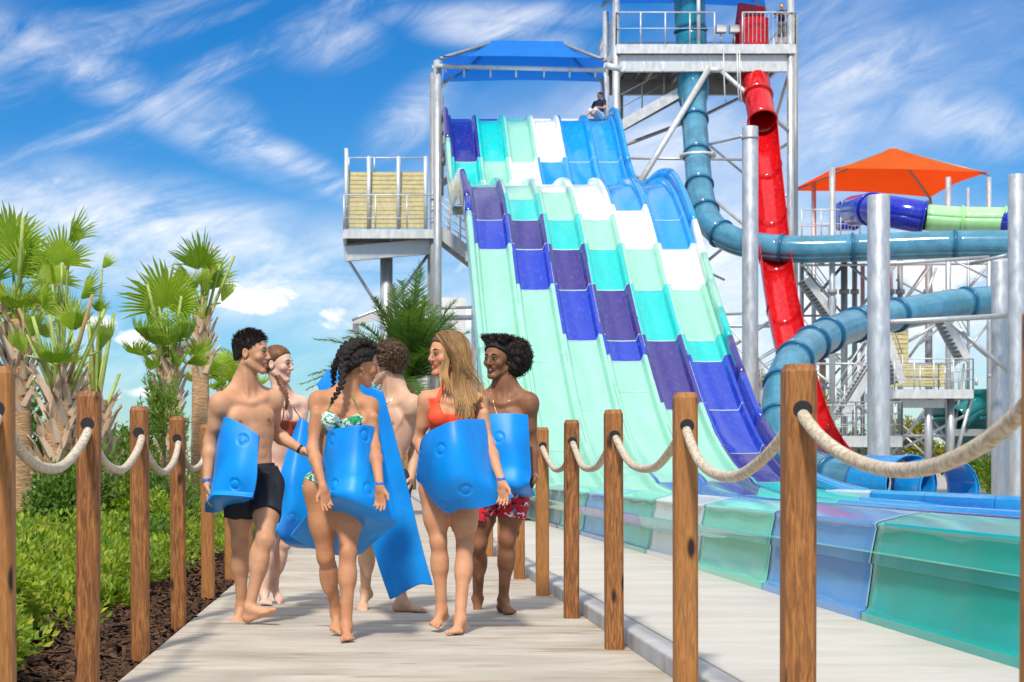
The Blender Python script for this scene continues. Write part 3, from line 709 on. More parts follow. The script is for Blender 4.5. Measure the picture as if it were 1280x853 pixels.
for (ax, ay, az), (bx, by, bz), r, m_ in (
    ((886,86,.2),(800,228,-2.5),.105,'steel_white'), ((900,88,.2),(986,164,.1),.085,'steel_white'), ((884,88,.2),(903,88,.2),.10,'steel_white'),
    ((985,96,.3),(966,158,4),.06,'steel'), ((775,184,.4),(852,155,4),.07,'steel_dark'), ((860,154,4),(930,120,4.2),.06,'steel_dark'),
    ((778,198,.4),(935,200,.5),.05,'steel'), ((786,217,.4),(865,252,2),.075,'steel_dark'), ((873,184,2),(927,171,-8),.05,'steel'), ((888,183,2),(928,216,3),.045,'steel'),
    ((968,190,3.5),(986,179,.2),.06,'steel'), ((780,398,1),(935,392,1),.05,'steel'), ((862,330,2),(905,350,3),.05,'steel'), ((880,408,2),(985,408,2),.06,'steel'), ((880,330,3),(988,240,1),.06,'steel'), ((880,240,3),(988,330,1),.06,'steel'),
    ((890,450,2),(988,385,1),.06,'steel'), ((775,260,.4),(830,240,3),.06,'steel')):
    tub(rt, PT(ax,ay,az), PT(bx,by,bz), r, 'brace', m_)
for k in range(4):
    y = ZT+.3; bm_(rt, PT(775, 158, .8+k*.0), PT(856, 112, .8), .12, .34, 'stringer', 'steel_white') if k == 0 else None
bm_(rt, PT(775, 160, 2.0), PT(856, 116, 2.0), .12, .34, 'stringer', 'steel_dark')
for i in range(9): c = PT(775, 158, .86)+(PT(856, 112, .86)-PT(775, 158, .86))*(i+.5)/9; bm_(rt, c, c+Vector((0,1.1,0)), .24, .05, 'stair_tread', 'steel_dark')
railing(rt, [PT(775, 152, 1.9), PT(830, 122, 1.9)], .95, .8, 2)
# hanging hoses
for px in (904, 921, 924): MB().tube([PT(px, 58, -.1), PT(px+1, 100, -.15), PT(px+2, 122, -.1), PT(px+4, 128, -.05)], .025, 6).build('hanging_cable', M['steel_white'], rt)
# starting gate bench with two pale lockers
for px in (901, 918):
    c = PT(px, 37, .9); MB().box(tuple(c), (.36, .3, .28)).build('control_box', M['wall_white'], rt, bevel=.03); tub(rt, PT(px, 55, .9), PT(px, 40, .9), .03, 'box_stand', 'steel_white')
canopy('blue_canopy', 'blue canopy cut by the top edge over the high tower platform', 'sail_blue', (PT(752,-28,-.5), PT(958,-28,-.5)), (PT(752,5,5.0), PT(957,10,5.0)), (PT(820,-44,2), PT(900,-44,2)))
# ---- big round grey columns
gc = 'thick round galvanised columns carrying the tube slides'
for px, top, Z, r, lab in ((937.5, 160, 52, .235, 'round grey column standing in front of the upper red slide'), (1098, 246, 44, .275, 'round grey column, thickest one, in front of the blue and green tube'), (1271, 220, 44, .22, 'tall round grey column at the right edge with a tube passing in front'), (1250, 328, 47, .23, 'grey column just left of the right edge column, its top under the tube')):
    t = thing('support_column', lab, 'column', (P(px,587,Z).x, Z, -.1), group=gc); c = P(px, top, Z); g0 = Vector((c.x, c.y, -.12))
    MB().lathe([(r, -.12), (r, c.z), (r*.97, c.z+.02), (0.001, c.z+.03)], (c.x, c.y, 0), 28).build('column_shaft', M['steel'], t)
    MB().lathe([(r+.18, -.1), (r+.18, -.04), (r, -.03)], (c.x, c.y, 0), 24).build('base_plate', M['steel_dark'], t)
    for z in (c.z-.35,): MB().lathe([(r+.004, z), (r+.02, z+.01), (r+.02, z+.06), (r+.004, z+.07)], (c.x, c.y, 0), 24).build('clamp_band', M['steel_dark'], t) if px < 1000 else None
# ---- tubes
def frames(pts):
    m = len(pts); T = []
    for i in range(m): t = pts[min(i+1,m-1)]-pts[max(i-1,0)]; T.append(t.normalized())
    u = T[0].cross(Vector((0,0,1)))
    if u.length < .05: u = T[0].cross(Vector((0,1,0)))
    u.normalize(); out = []
    for i in range(m):
        u = (u-T[i]*u.dot(T[i])).normalized(); out.append((pts[i], T[i], u, T[i].cross(u)))
    return out
def tubeslide(t, ctrl, r, mats, flanges, n=24, per=10, arc=None, flange_mat='tube_rim', name='tube_section', seam=True, fw=.07):
    """swept tube; ctrl = pixel/depth points; flanges = number of joints spread over the length; arc(s)->(start,end) opens it"""
    sp = [Vector(P(*p[:3])) for p in spline(ctrl, per)]
    L_ = [0]
    for a, b in zip(sp[:-1], sp[1:]): L_.append(L_[-1]+(b-a).length)
    tot = L_[-1]; m = max(12, int(tot/.22)); pts = []
    for i in range(m+1):
        d = tot*i/m; k = min(len(sp)-2, int(np.searchsorted(L_, d, side='right')-1)); k = max(k, 0)
        pts.append(sp[k]+(sp[k+1]-sp[k])*((d-L_[k])/max(1e-6, L_[k+1]-L_[k])))
    fr = frames(pts); cuts = [round(m*i/flanges) for i in range(flanges+1)] if isinstance(flanges, int) else [round(m*f) for f in flanges]
    for ci, (a, b) in enumerate(zip(cuts[:-1], cuts[1:])):
        rows = []
        for i in range(a, b+1):
            p, T, u, w = fr[i]
            if arc:   # angles measured from world-down around the axis
                dn_ = Vector((0,0,-1)); dn_ = (dn_-T*dn_.dot(T)).normalized(); sdv = T.cross(dn_); h = arc(i/m)
                rows.append([p+(dn_*math.cos(x)+sdv*math.sin(x))*r for x in [(-h+2*h*k/n) for k in range(n+1)]])
            else: rows.append([p+(u*math.cos(2*math.pi*k/n)+w*math.sin(2*math.pi*k/n))*r for k in range(n+1)])
        o = MB().grid(rows).build(name, M[mats[ci % len(mats)]], t); solidify(o, .02, 0)
        p, T, u, w = fr[b]; rows = []
        for q, rr in ((-fw/2, r+.01), (-fw/2, r+.065), (fw/2, r+.065), (fw/2, r+.01)):
            if arc:
                dn_ = Vector((0,0,-1)); dn_ = (dn_-T*dn_.dot(T)).normalized(); sdv = T.cross(dn_); h = arc(b/m)
                rows.append([p+T*q+(dn_*math.cos(x)+sdv*math.sin(x))*min(rr, r+.03) for x in [(-h+2*h*k/n) for k in range(n+1)]])
            else: rows.append([p+T*q+(u*math.cos(2*math.pi*k/n)+w*math.sin(2*math.pi*k/n))*rr for k in range(n+1)])
        MB().grid(rows).build('flange', M[flange_mat], t)
    return fr
t = thing('tube_slide', 'teal tube slide dropping from the tower and sweeping level to the right', 'tube slide', tuple(P(880, 587, 57))[:2]+(0,))
tubeslide(t, [(861,-10,62.8),(862,20,62.8),(866,88,62.8)], .54, ['tube_teal'], 2)
MB().lathe([(.58,0),(.56,-.9),(.46,-1.25)], tuple(PT(866,88,.8)), 24).build('tube_collar', M['tube_teal'], t)
tubeslide(t, [(867,108,62.6),(868,150,61.6),(872,205,60.2),(876,245,59.2),(888,280,58.2),(915,300,57.4),(955,309,56.8),(1010,312,56.3),(1100,309,55.8),(1190,306,55.2),(1310,306,54.5),(1480,308,53.5)], .43, ['tube_blue'], [0,.085,.16,.23,.29,.355,.45,.56,.70,.85,1])
c = P(872, 195, 60.5); MB().lathe([(.45,-.05),(.62,-.05),(.62,.05),(.45,.05)], tuple(c), 24).build('support_ring', M['steel_white'], t)
t = thing('tube_slide', 'lower translucent blue tube curling down to the splash pool', 'tube slide', tuple(P(1000, 587, 45))[:2]+(0,))
tubeslide(t, [(1480,362,54),(1310,372,52),(1250,376,51.5),(1180,383,50.5),(1120,394,49.5),(1070,406,48),(1025,424,46),(993,450,44.5),(978,485,43.5),(974,525,42.6),(984,562,41.6),(1008,584,40.4),(1045,596,39.2),(1085,602,38)], .44, ['tube_blue'], [0,.20,.33,.44,.53,.60,.65,.70,.75,.80,.85,.90,.95,1])
t = thing('tube_slide', 'bright blue open tube mouth at the end of the translucent tube', 'tube slide', tuple(P(1130, 587, 37))[:2]+(0,))
tubeslide(t, [(1085,604,38),(1138,606,36.6)], .60, ['g_sky'], 1, flange_mat='g_sky', arc=lambda s: math.pi)
tubeslide(t, [(1150,610,36.8),(1186,612,35.6)], .62, ['g_sky'], 1, flange_mat='g_sky', arc=lambda s: 2.9)
t = thing('body_slide', 'bright red slide dropping from the tower, closed at the top then open', 'water slide', tuple(P(960, 587, 57))[:2]+(0,))
MB().lathe([(.53,1.9),(.53,.8),(.52,0),(.50,-.15)], tuple(PT(942,92,.8)), 24).build('start_tube', M['g_red'], t)
MB().box(tuple(PT(936, 32, 1.1)), (1.0, .12, 1.5), M=Matrix.Rotation(R(8), 4, 'Y')).build('start_panel', M['g_red'], t, bevel=.1)
tubeslide(t, [(942,80,62.8),(944,98,62.6),(948,125,61.8),(953,152,61.0)], .47, ['g_red'], [0,.55,1], flange_mat='g_red')
tubeslide(t, [(953,152,61.0),(957,200,59.6),(963,260,58.0),(969,320,56.2),(978,380,54.4),(990,435,52.6),(1004,490,50.8),(1022,540,48.8),(1045,575,46.8),(1066,594,45)], .50, ['g_red'], [0,.12,.24,.36,.48,.6,.72,.84,1], flange_mat='g_red', arc=lambda s: 1.95)
# ---- blue / green enclosed tube under the orange canopy
t = thing('tube_slide', 'royal blue and lime green tube slide below the orange canopy', 'tube slide', tuple(P(1150, 587, 70))[:2]+(0,))
tubeslide(t, [(1068,264,73),(1088,262,70.5),(1120,266,69),(1155,272,68.6)], .62, ['g_cobalt'], 2, flange_mat='g_cobalt')
tubeslide(t, [(1156,272,68.6),(1200,275,68.4),(1256,276,68)], .50, ['g_lime'], 2, flange_mat='g_lime')
tubeslide(t, [(1256,277,68),(1300,282,67),(1440,300,66)], .50, ['g_cobalt'], 1, flange_mat='g_cobalt')
canopy('orange_canopy', 'orange pyramid shade canopy on poles over the far tower', 'sail_orange', (P(1041,211,75), P(1236,216,75)), (P(986,239,82), P(1163,247,82)), (P(1112,186,79), P(1120,186,79)), sag=.1)
# ---- far stair tower under the orange canopy
ft = thing('stair_tower', 'far lattice stair tower of grey pipes under the orange canopy', 'stair tower', tuple(P(1080, 587, 74))[:2]+(0,))
def PF(px, py, dz=0): return P(px, py, 74+dz)
for px, py0, dz, r, mt in ((1040,210,1,.13,'steel'), (1017,228,6,.11,'steel'), (1185,222,1,.12,'steel'), (1236,222,1,.10,'steel'), (1163,248,8,.08,'steel_dark'), (1210,235,6,.07,'steel'), (1055,300,3,.15,'steel_dark'), (1068,300,5,.12,'steel_dark'), (1160,300,4,.14,'steel_dark'), (1125,300,2,.12,'steel_dark'), (1002,300,4,.10,'steel'), (1078,330,6,.1,'steel_dark'), (1112,330,3,.15,'steel')):
    tub(ft, PF(px, 590, dz), PF(px, py0, dz), r, 'tower_leg', mt, 12)
    if r > .11: MB().lathe([(r, -.1), (r+.08, -.1), (r+.08, .1), (r, .1)], tuple(PF(px, 365, dz)), 12).build('splice_collar', M['steel_dark'], ft)
rng = random.Random(5)
br = [((1000,330),(1055,395)),((1055,330),(1000,395)),((1010,325),(1030,330)),((1000,395),(1180,395)),((1000,332),(1235,330)),((1060,330),(1120,380)),((1120,330),(1075,385)),((1120,350),(1170,375)),((1130,375),(1165,325)),((1165,330),(1130,378)),((1190,325),(1240,350)),((1195,380),(1240,325)),
      ((1060,395),(1000,450)),((1000,455),(1180,455)),((1005,400),(1050,450)),((1060,400),(1110,455)),((1115,400),(1060,450)),((1130,430),(1180,400)),((1180,400),(1250,460)),((1190,460),(1240,400)),((1000,450),(1090,520)),((1130,455),(1170,400)),((1000,520),(1050,460)),((1010,470),(1090,520)),((1130,560),(1205,520)),((1120,525),(1170,570)),((1130,545),(1180,590)),((1000,560),(1080,520)),((1165,500),(1110,575)),((1150,500),(1190,560)),((1120,545),(1190,545)),((1205,455),(1190,560)),((1170,335),(1150,390)),((1090,330),(1090,395)),((1150,430),(1210,380))]
for (a_, b_) in br:
    dz = rng.choice((1, 3, 5)); tub(ft, PF(*a_, dz), PF(*b_, dz), rng.choice((.05, .06, .07)), 'brace', rng.choice(('steel', 'steel', 'steel_dark')), 7)
# upper deck under the canopy
z1 = PF(0, 298, 0).z; deckslab(ft, PF(1002,0).x, PF(1130,0).x, 74, 79, z1, .3)
railing(ft, [(PF(1002,0).x, 74, z1), (PF(1075,0).x, 74, z1)], 1.2, .8, 2, bars=True); railing(ft, [(PF(1002,0).x, 79, z1), (PF(1075,0).x, 79, z1)], 1.2, 1.2, 2)
MB().box(tuple(PF(1060, 270, 1.5)), (.9, .8, 1.2)).build('start_tub', M['g_cobalt'], ft, bevel=.1)
# platforms lower down
z2 = P(0, 487, 66).z; deckslab(ft, P(1118,0,66).x, P(1216,0,66).x, 66, 70, z2, .34)
railing(ft, [(P(1118,0,66).x, 66, z2), (P(1216,0,66).x, 66, z2)], 1.15, .75, 3); railing(ft, [(P(1216,0,66).x, 66, z2), (P(1216,0,66).x, 70, z2)], 1.15, .8, 3); railing(ft, [(P(1118,0,66).x, 70, z2), (P(1216,0,66).x, 70, z2)], 1.15, .8, 3)
bm_(ft, (P(1130,0,66).x, 66.5, z2-.5), (P(1185,0,66).x, 66.5, z2-.5), .15, .35, 'main_beam', 'steel_white')
for px in (1188, 1160): tub(ft, P(px, 590, 66.6), P(px, 497, 66.6), .14, 'tower_leg', 'steel', 12)
tub(ft, P(1213, 500, 66.3), P(1190, 588, 66.5), .07, 'brace', 'steel')
z3 = P(0, 545, 60).z; deckslab(ft, P(1012,0,60).x, P(1127,0,60).x, 60, 63, z3, .38)
railing(ft, [(P(1012,0,60).x, 60, z3), (P(1127,0,60).x, 60, z3)], 1.15, .7, 3); railing(ft, [(P(1127,0,60).x, 60, z3), (P(1127,0,60).x, 63, z3)], 1.15, .8, 3); railing(ft, [(P(1012,0,60).x, 63, z3), (P(1127,0,60).x, 63, z3)], 1.15, .8, 3, bars=True)
stairs(ft, P(1122, 480, 68), P(1092, 390, 68), 1.2, (0,1,0), 18); stairs(ft, P(1205, 452, 72), P(1172, 392, 72), 1.1, (0,1,0), 12); stairs(ft, P(1040, 400, 76), P(1004, 350, 76), 1.2, (0,1,0), 12)
stairs(ft, P(1050, 520, 64), P(1090, 455, 64), 1.2, (0,1,0), 14)
for k, (p0_, p1_, q0, q1, Z) in enumerate(((1122,1180,456,484,70.4), (1112,1135,400,484,71.5))):
    n = 7 if k == 0 else 14
    for i in range(n):
        a_ = P(p0_, q0+(q1-q0)*(i+.5)/n, Z); b_ = P(p1_, q0+(q1-q0)*(i+.5)/n, Z); MB().box(tuple((a_+b_)/2), (abs(b_.x-a_.x), .05, abs(q1-q0)/F*Z/n-.02), M=Matrix.Rotation(R(-12), 4, 'X')).build('screen_board', M['tan'], ft)
# stairs between the racing slide and the red slide
ws = thing('metal_stairway', 'small grey stairway climbing behind the right edge of the racing slide', 'stairs', tuple(P(925, 587, 55))[:2]+(0,))
stairs(ws, P(985, 540, 54), P(905, 455, 54), 1.2, (0,1,0), 16); stairs(ws, P(985, 470, 57), P(900, 520, 57), 1.2, (0,1,0), 12)
for px in (905, 975): tub(ws, P(px, 590, 55), P(px, 470, 55), .09, 'leg', 'steel', 10)
# steel portal by the right-hand columns
pf = thing('pipe_frame', 'grey pipe frame between the round columns under the lower tube', 'frame', tuple(P(1210, 587, 46))[:2]+(0,))
for a_, b_, r in (((1112,403,45),(1262,395,46),.07), ((1190,405,46),(1262,466,46),.06), ((1110,330,45),(1235,322,46),.05), ((1213,330,46),(1265,318,45),.05), ((1235,470,50),(1285,470,50),.06), ((1220,473,50),(1220,482,50),.05)): tub(pf, P(*a_), P(*b_), r, 'brace', 'steel', 8)
# teal bowl slide far right
bw_ = thing('bowl_slide', 'dark teal slide bowl seen low between the far tower and right columns', 'water slide', tuple(P(1225, 587, 78))[:2]+(0,))
c = P(1246, 555, 80)
MB().lathe([(1.2,.9),(1.9,1.0),(2.5,1.5),(3.1,2.2),(3.25,3.0),(3.3,3.5),(3.45,3.55),(3.3,3.3)], (c.x, c.y, c.z-1.2), 36).build('bowl', M['tube_bowl'], bw_)
MB().lathe([(3.3,.0),(3.42,.0),(3.42,.16),(3.3,.16)], (c.x, c.y, c.z+1.0), 36).build('bowl_rim', M['tube_bowl'], bw_)
tubeslide(bw_, [(1195,525,77),(1215,512,77.5),(1250,505,78),(1290,500,78)], .55, ['tube_bowl'], 2, flange_mat='tube_bowl')
for px in (1205, 1228, 1262): tub(bw_, P(px, 590, 79), P(px, 530, 79), .12, 'leg', 'steel_dark', 10)
bm_(bw_, P(1185, 541, 77), P(1260, 541, 77), .15, .3, 'ring_beam', 'steel_dark')
# ------------------------------------------------------------------ palms and planting
def fan_leaf_mesh(rng, nseg=26, Rl=.62, spread=R(250), fold=.3, droop=.25):
    """one costapalmate blade, stalk joint at the origin, midrib along +Z, the two halves folded forward; tips split and droop"""
    m = MB()
    for i in range(nseg):
        a = -spread/2+spread*(i+.5)/nseg; da = spread/nseg*.5; e = abs(a)/(spread/2)
        l = Rl*(1-.28*e)*rng.uniform(.88, 1.06)
        def pt(ang, r, off=0):
            x = r*math.sin(ang); z = r*math.cos(ang)
            y = off-abs(x)*fold
            x *= math.cos(math.atan(fold))**.5
            return Vector((x, y-droop*.5*Rl*(r/Rl)**2.5, z-droop*Rl*(r/Rl)**2.5*.5))
        sway = rng.gauss(0, .035); dr = abs(rng.gauss(0, .10))*Rl
        v = [pt(a-da, .04), pt(a, .04, .006), pt(a+da, .04), pt(a-da, l*.52), pt(a, l*.52, .020), pt(a+da, l*.52)]
        q1, q2, tp = pt(a-da*.55+sway*.5, l*.78), pt(a+da*.55+sway*.5, l*.78), pt(a+sway, l)
        for q, k in ((q1, .35), (q2, .35), (tp, 1)): q.z -= dr*k; q.y -= dr*k*.5
        v += [q1, q2, tp]
        m.add(v, [(0,1,4,3), (1,2,5,4), (3,4,6), (4,7,6), (4,5,7), (6,7,8)], False)
    return m
rngp = random.Random(3)
fan_meshes = []
for k in range(7):
    mm = fan_leaf_mesh(rngp, 30, .62, R((175, 215, 120, 235, 75, 58, 185)[k]), (.40,.35,.6,.5,1.3,.12,.10)[k], (.22,.40,.12,.75,.3,.0,.10)[k]); me = mm.mesh('fan_blade'); me.materials.append(M['frond']); fan_meshes.append(me)
def stalk_mesh(l):
    m = MB(); rows = [Vector((0, 0, -l+ l*i/5)) for i in range(6)]; m.tube(rows, [.028, .022, .018, .015, .012, .009], 6); return m.mesh('leaf_stalk')
def boot_mesh():
    """old split leaf base: a flattened wedge that leans out and forks at the tip"""
    m = MB(); pts = []
    for (z, w, th, y) in ((-.10,.060,.026,0), (.05,.048,.030,-.050), (.17,.034,.024,-.100)):
        pts += [Vector((-w, y+th*.5, z)), Vector((0, y-th, z)), Vector((w, y+th*.5, z)), Vector((0, y+th, z))]
    fs = []
    for k in range(2):
        for i in range(4): fs.append((k*4+i, k*4+(i+1)%4, (k+1)*4+(i+1)%4, (k+1)*4+i))
    m.add(pts, fs)
    for s in (-1, 1):
        b = len(m.v); w = .034
        v = [Vector((0, -.124, .17)), Vector((s*w, -.088, .17)), Vector((0, -.076, .17)), Vector((s*.055, -.165, .275)), Vector((s*.030, -.170, .25))]
        m.add(v, [(0,1,3,4), (1,2,3), (2,0,4,3)])
    return m.mesh('leaf_base')
boot_me = boot_mesh(); boot_me.materials.append(M['boot'])
def frame_to(d, roll=0.0):
    """matrix whose Z axis is d and whose -Y axis looks outward/upward"""
    d = d.normalized(); out = Vector((d.x, d.y, 0))
    if out.length < .05: out = Vector((math.cos(roll*7), math.sin(roll*7), 0))
    y = -(Vector((0,0,1))-d*d.z) if d.z < .97 else -out
    y = (y-d*y.dot(d)).normalized(); x = y.cross(d).normalized(); Mx = Matrix((( *x,0),(*y,0),(*d,0),(0,0,0,1))).transposed()
    return Mx @ Matrix.Rotation(roll, 4, 'Z')
def fan_palm(px, pyb, Z, ht_py, tr, boots, crown, label, seed, blade=1.0, stalks=0, low=0.0):
    """px,pyb foot; ht_py = pixel height of the growing point; tr = trunk radius; boots=(lo,hi) fraction of height with leaf bases"""
    rng = random.Random(seed); base = P(px, pyb, Z); H = (P(px, ht_py, Z)-base).z
    t = thing('fan_palm', label, 'palm tree', tuple(base), group='fan palms growing behind the left fence')
    lean = rng.uniform(-.03, .03); n = 24; pts = []; rr = []
    for i in range(n+1):
        f = i/n; pts.append(base+Vector((lean*H*f*f, 0, -.15+(H+.15)*f))); rr.append(tr*(1.12-.25*f if f < .9 else .85)*(1+.03*math.sin(i*2.1)))
    MB().tube(pts, rr, 18).build('trunk', M['trunk'], t)
    # spiral of leaf bases
    lo, hi = boots; z = lo*H; k = 0; step = .029
    while z < hi*H:
        a = k*2.39996; f = z/H; c = base+Vector((lean*H*f*f, 0, z)); rad = tr*(1.1-.25*f)
        d = Vector((math.sin(a), -math.cos(a), 0)); s = rng.uniform(.8, 1.15)*(tr/.17)*(1.1 if f > .75 else .95)
        o = bpy.data.objects.new('leaf_base', boot_me); col.objects.link(o); o.parent = t
        x = Vector((math.cos(a), math.sin(a), 0)); Mx = Matrix((( *x,0),(*(-d),0),(0,0,1,0),(0,0,0,1))).transposed()
        # columns must be x, -d(out)->y inward, z
        o.matrix_basis = Matrix.Translation(c+d*rad*.93-base) @ Mx @ Matrix.Rotation(rng.uniform(-.12,.10), 4, 'X') @ Matrix.Rotation((.28 if k % 2 else -.28)+rng.uniform(-.08,.08), 4, 'Y') @ Matrix.Scale(s, 4)
        k += 1; z += step*(.9 if tr > .15 else 1.15)
    top = base+Vector((lean*H, 0, H))
    for j, (az, elv, ln, mi, bs) in enumerate(crown):
        d = Vector((math.sin(R(az))*math.cos(R(elv)), -math.cos(R(az))*math.cos(R(elv)), math.sin(R(elv))))
        hub = top+d*ln+Vector((0,0,-.12*ln*math.cos(R(elv))))
        q = [top-Vector((0,0,.25)), top+Vector((0,0,.1))+d*ln*.3, hub]
        fr = thing_part('frond', fan_meshes[mi], t, Matrix.Translation(hub-base) @ frame_to(d+Vector((0,0,-.25*math.cos(R(elv)))), rng.uniform(-.3,.3)) @ Matrix.Rotation(rng.uniform(.0,.35), 4, 'X') @ Matrix.Scale(bs*blade, 4))
        MB().tube([Vector(p) for p in spline(q, 4)], [.03*blade-.002*blade*i for i in range(9)], 6).build('leaf_stalk', M['stalk'], t)
    for j in range(stalks):
        az = rng.uniform(0, 360); e = rng.uniform(62, 86); d = Vector((math.sin(R(az))*math.cos(R(e)), -math.cos(R(az))*math.cos(R(e)), math.sin(R(e)))); ln = rng.uniform(.7, 1.5)
        a_ = top+Vector((0,0,rng.uniform(-.5,-.1)))+d*0; MB().tube([a_, a_+d*ln*.5, a_+d*ln+Vector((0,0,-.03))], [.034, .027, .022], 6).build('cut_stalk', M['stalk' if rng.random() < .7 else 'stalk_dry'], t)
    return t
def thing_part(name, me, parent, mtx):
    o = bpy.data.objects.new(name, me); col.objects.link(o); o.parent = parent; o.matrix_basis = mtx; return o
def crownset(rng, n, e0=20, e1=85, l0=.5, l1=.9, up=2):
    c = []
    for i in range(n):
        az = i*137.5+rng.uniform(-20, 20); e = e0+(e1-e0)*((i+.5)/n)**.8; c.append((az, e, rng.uniform(l0, l1), rng.randrange(4), rng.uniform(.8, 1.1)))
    return c
rg = random.Random(21)
fan_palm(25, 640, 22, 400, .155, (.55, 1.0), [(355,80,.75,6,1.35),(200,70,1.0,0,1.1),(260,62,.8,6,1.05),(95,55,.75,0,1.0),(40,64,.55,2,1.1),(320,50,.6,0,1.0),(60,25,.5,1,.9),(300,20,.5,1,.9),(120,15,.5,3,.9),(240,10,.4,3,.85),(10,20,.4,3,.85),(150,-10,.3,4,.9),(330,-15,.3,4,.9)], 'palm at the far left with a wide fan of green fronds high in its crown', 1, stalks=6)
fan_palm(72, 672, 20, 480, .175, (.16, 1.0), [(10,86,1.35,6,.85),(60,86,1.60,2,.85),(330,82,1.15,0,.8),(95,78,1.0,2,.8),(280,76,.9,0,.8),(200,80,1.2,0,.75),(30,60,.7,2,.8),(310,55,.65,4,.8),(110,45,.6,4,.8),(250,40,.6,4,.8),(0,30,.5,3,.7)], 'thickest palm, its whole trunk covered in crisscross leaf bases, behind the second post', 2, stalks=9)
fan_palm(122, 655, 22, 500, .165, (.12, 1.0), [(120,87,1.65,2,.50),(30,84,1.10,2,.45),(200,76,.8,4,.5)], 'palm with most fronds cut to bare stalks, right of the thickest palm', 3, stalks=13)
fan_palm(213, 650, 27, 448, .16, (.22, 1.0), [(352,84,.72,6,1.55),(190,74,.95,0,1.1),(275,62,.6,0,1.05),(85,64,.65,0,1.0),(320,35,.5,3,1.0),(45,38,.5,3,1.0),(5,30,.4,3,.95),(110,15,.4,1,.9),(255,12,.4,1,.9),(200,10,.35,3,.9),(20,-15,.3,4,1.0),(340,-20,.3,4,1.0),(75,-10,.3,4,.9)], 'palm with one broad round fan frond on top, left of the smooth reddish trunk', 4, blade=1.05, stalks=8)
fan_palm(250, 660, 29, 400, .15, (.74, 1.0), [(10,87,.80,2,1.45),(80,80,.50,2,1.3),(285,78,.60,2,1.0),(150,82,.7,0,1.0),(30,62,.45,4,1.0),(325,58,.45,4,.95),(95,45,.45,4,.85),(250,42,.4,4,.85)], 'palm with a bare reddish fibrous trunk and upright fronds', 5, stalks=5)
fan_palm(278, 620, 42, 492, .14, (.6, 1.0), crownset(rg, 11, 5, 80, .5, .9), 'small distant fan palm right beside the dark haired man', 6, blade=1.35)
# feather palm behind the people
def date_palm(px, pyb, Z, top_py, label, seed, n=34, L=2.6, mat='frond_dark', azr=(0,360)):
    rng = random.Random(seed); base = P(px, pyb, Z); top = P(px, top_py, Z)
    t = thing('date_palm', label, 'palm tree', tuple(base), group='feathery palms behind the slides')
    MB().tube([base-Vector((0,0,.2)), (base+top)/2, top], [.17, .15, .17], 14).build('trunk', M['trunk'], t)
    for j in range(n):
        az = R(azr[0]+(azr[1]-azr[0])*rng.random()); e = R(12+72*(j/n)); l = L*rng.uniform(.75, 1.1)
        d = Vector((math.cos(az)*math.cos(e), math.sin(az)*math.cos(e), math.sin(e)))
        pts = []
        for k in range(15):
            s = k/14; pts.append(top+d*l*s+Vector((0,0,-.42*l*s*s*math.cos(e)**.7)))
        m = MB(); m.tube(pts, [.03*(1-.8*i/14) for i in range(15)], 4)
        for k in range(2, 15):
            for q in range(3):
                p = pts[k-1]+(pts[k]-pts[k-1])*(q/3); T = (pts[k]-pts[k-1]).normalized(); sd_ = T.cross(Vector((0,0,1))).normalized(); ll = .42*math.sin(math.pi*min(1, .12+k/15*.88))*L/2.6+.1
                for sg in (-1, 1):
                    e_ = p+(sd_*sg*.75+T*.65+Vector((0,0,rng.uniform(-.25,.3)))).normalized()*ll; w = T*.022
                    m.add([p-w, p+w, e_], [(0,1,2)])
        m.build('frond', M[mat], t)
date_palm(510, 600, 36, 478, 'feathery date palm rising behind the curly haired man and orange bikini woman', 8, 54, 2.5)
date_palm(1028, 600, 88, 450, 'dark feathery palm behind the lower blue tube', 9, 16, 2.6)
date_palm(1005, 600, 92, 490, 'second dark palm low between the pipes of the far tower', 12, 14, 2.2)
# ---- leafy shrubs
def leaf_cloud(m, rng, c, r, n, ls, flat=.8, up=.5, shape=None):
    for i in range(n):
        u = Vector((rng.gauss(0,1), rng.gauss(0,1), rng.gauss(0,1))).normalized(); k = rng.random()**.45
        p = Vector((c[0]+u.x*r[0]*k, c[1]+u.y*r[1]*k, c[2]+u.z*r[2]*k))
        if p.z < .0: continue
        a = (u*.8+Vector((rng.gauss(0,.6), rng.gauss(0,.6), rng.gauss(0,.4)+up))).normalized()
        b = a.cross(Vector((rng.gauss(0,1), rng.gauss(0,1), rng.gauss(0,1)))).normalized()
        l = ls*rng.uniform(.6, 1.3); w = l*.27; nrm = a.cross(b)*l*.12
        m.add([p, p+a*l*.5+b*w+nrm, p+a*l, p+a*l*.5-b*w+nrm], [(0,1,2), (0,2,3)])
def shrub_branches(t, c, r, rng, n=7):
    for i in range(n):
        u = Vector((rng.gauss(0,1), rng.gauss(0,1), abs(rng.gauss(0,1))+.6)).normalized()
        MB().tube([Vector((c[0], c[1], -.05)), Vector((c[0], c[1], c[2]*.5))+u*.1*r[0], Vector(c)+Vector((u.x*r[0], u.y*r[1], u.z*r[2]))*.8], [.022, .014, .006], 5).build('branch', M['bark'], t)
def shrub(name, label, cx, cy, r, h, n, ls, mat, seed, lobes=9, group=None, cat='shrub', up=.5):
    rng = random.Random(seed); t = thing(name, label, cat, (cx, cy, 0), group=group); m = MB()
    for k in range(lobes):
        a = rng.uniform(0, 6.28); rr = rng.random()**.5*.62; q = rng.uniform(.28, .46)
        c = (cx+math.cos(a)*rr*r, cy+math.sin(a)*rr*r, h*(.25+.6*rng.random()*(1-rr*.5))); leaf_cloud(m, rng, c, (r*q, r*q, h*q*.75), n//lobes, ls, up=up)
    m.build('foliage', M[mat], t); shrub_branches(t, (cx, cy, h*.5), (r*.8, r*.8, h*.5), rng); return t
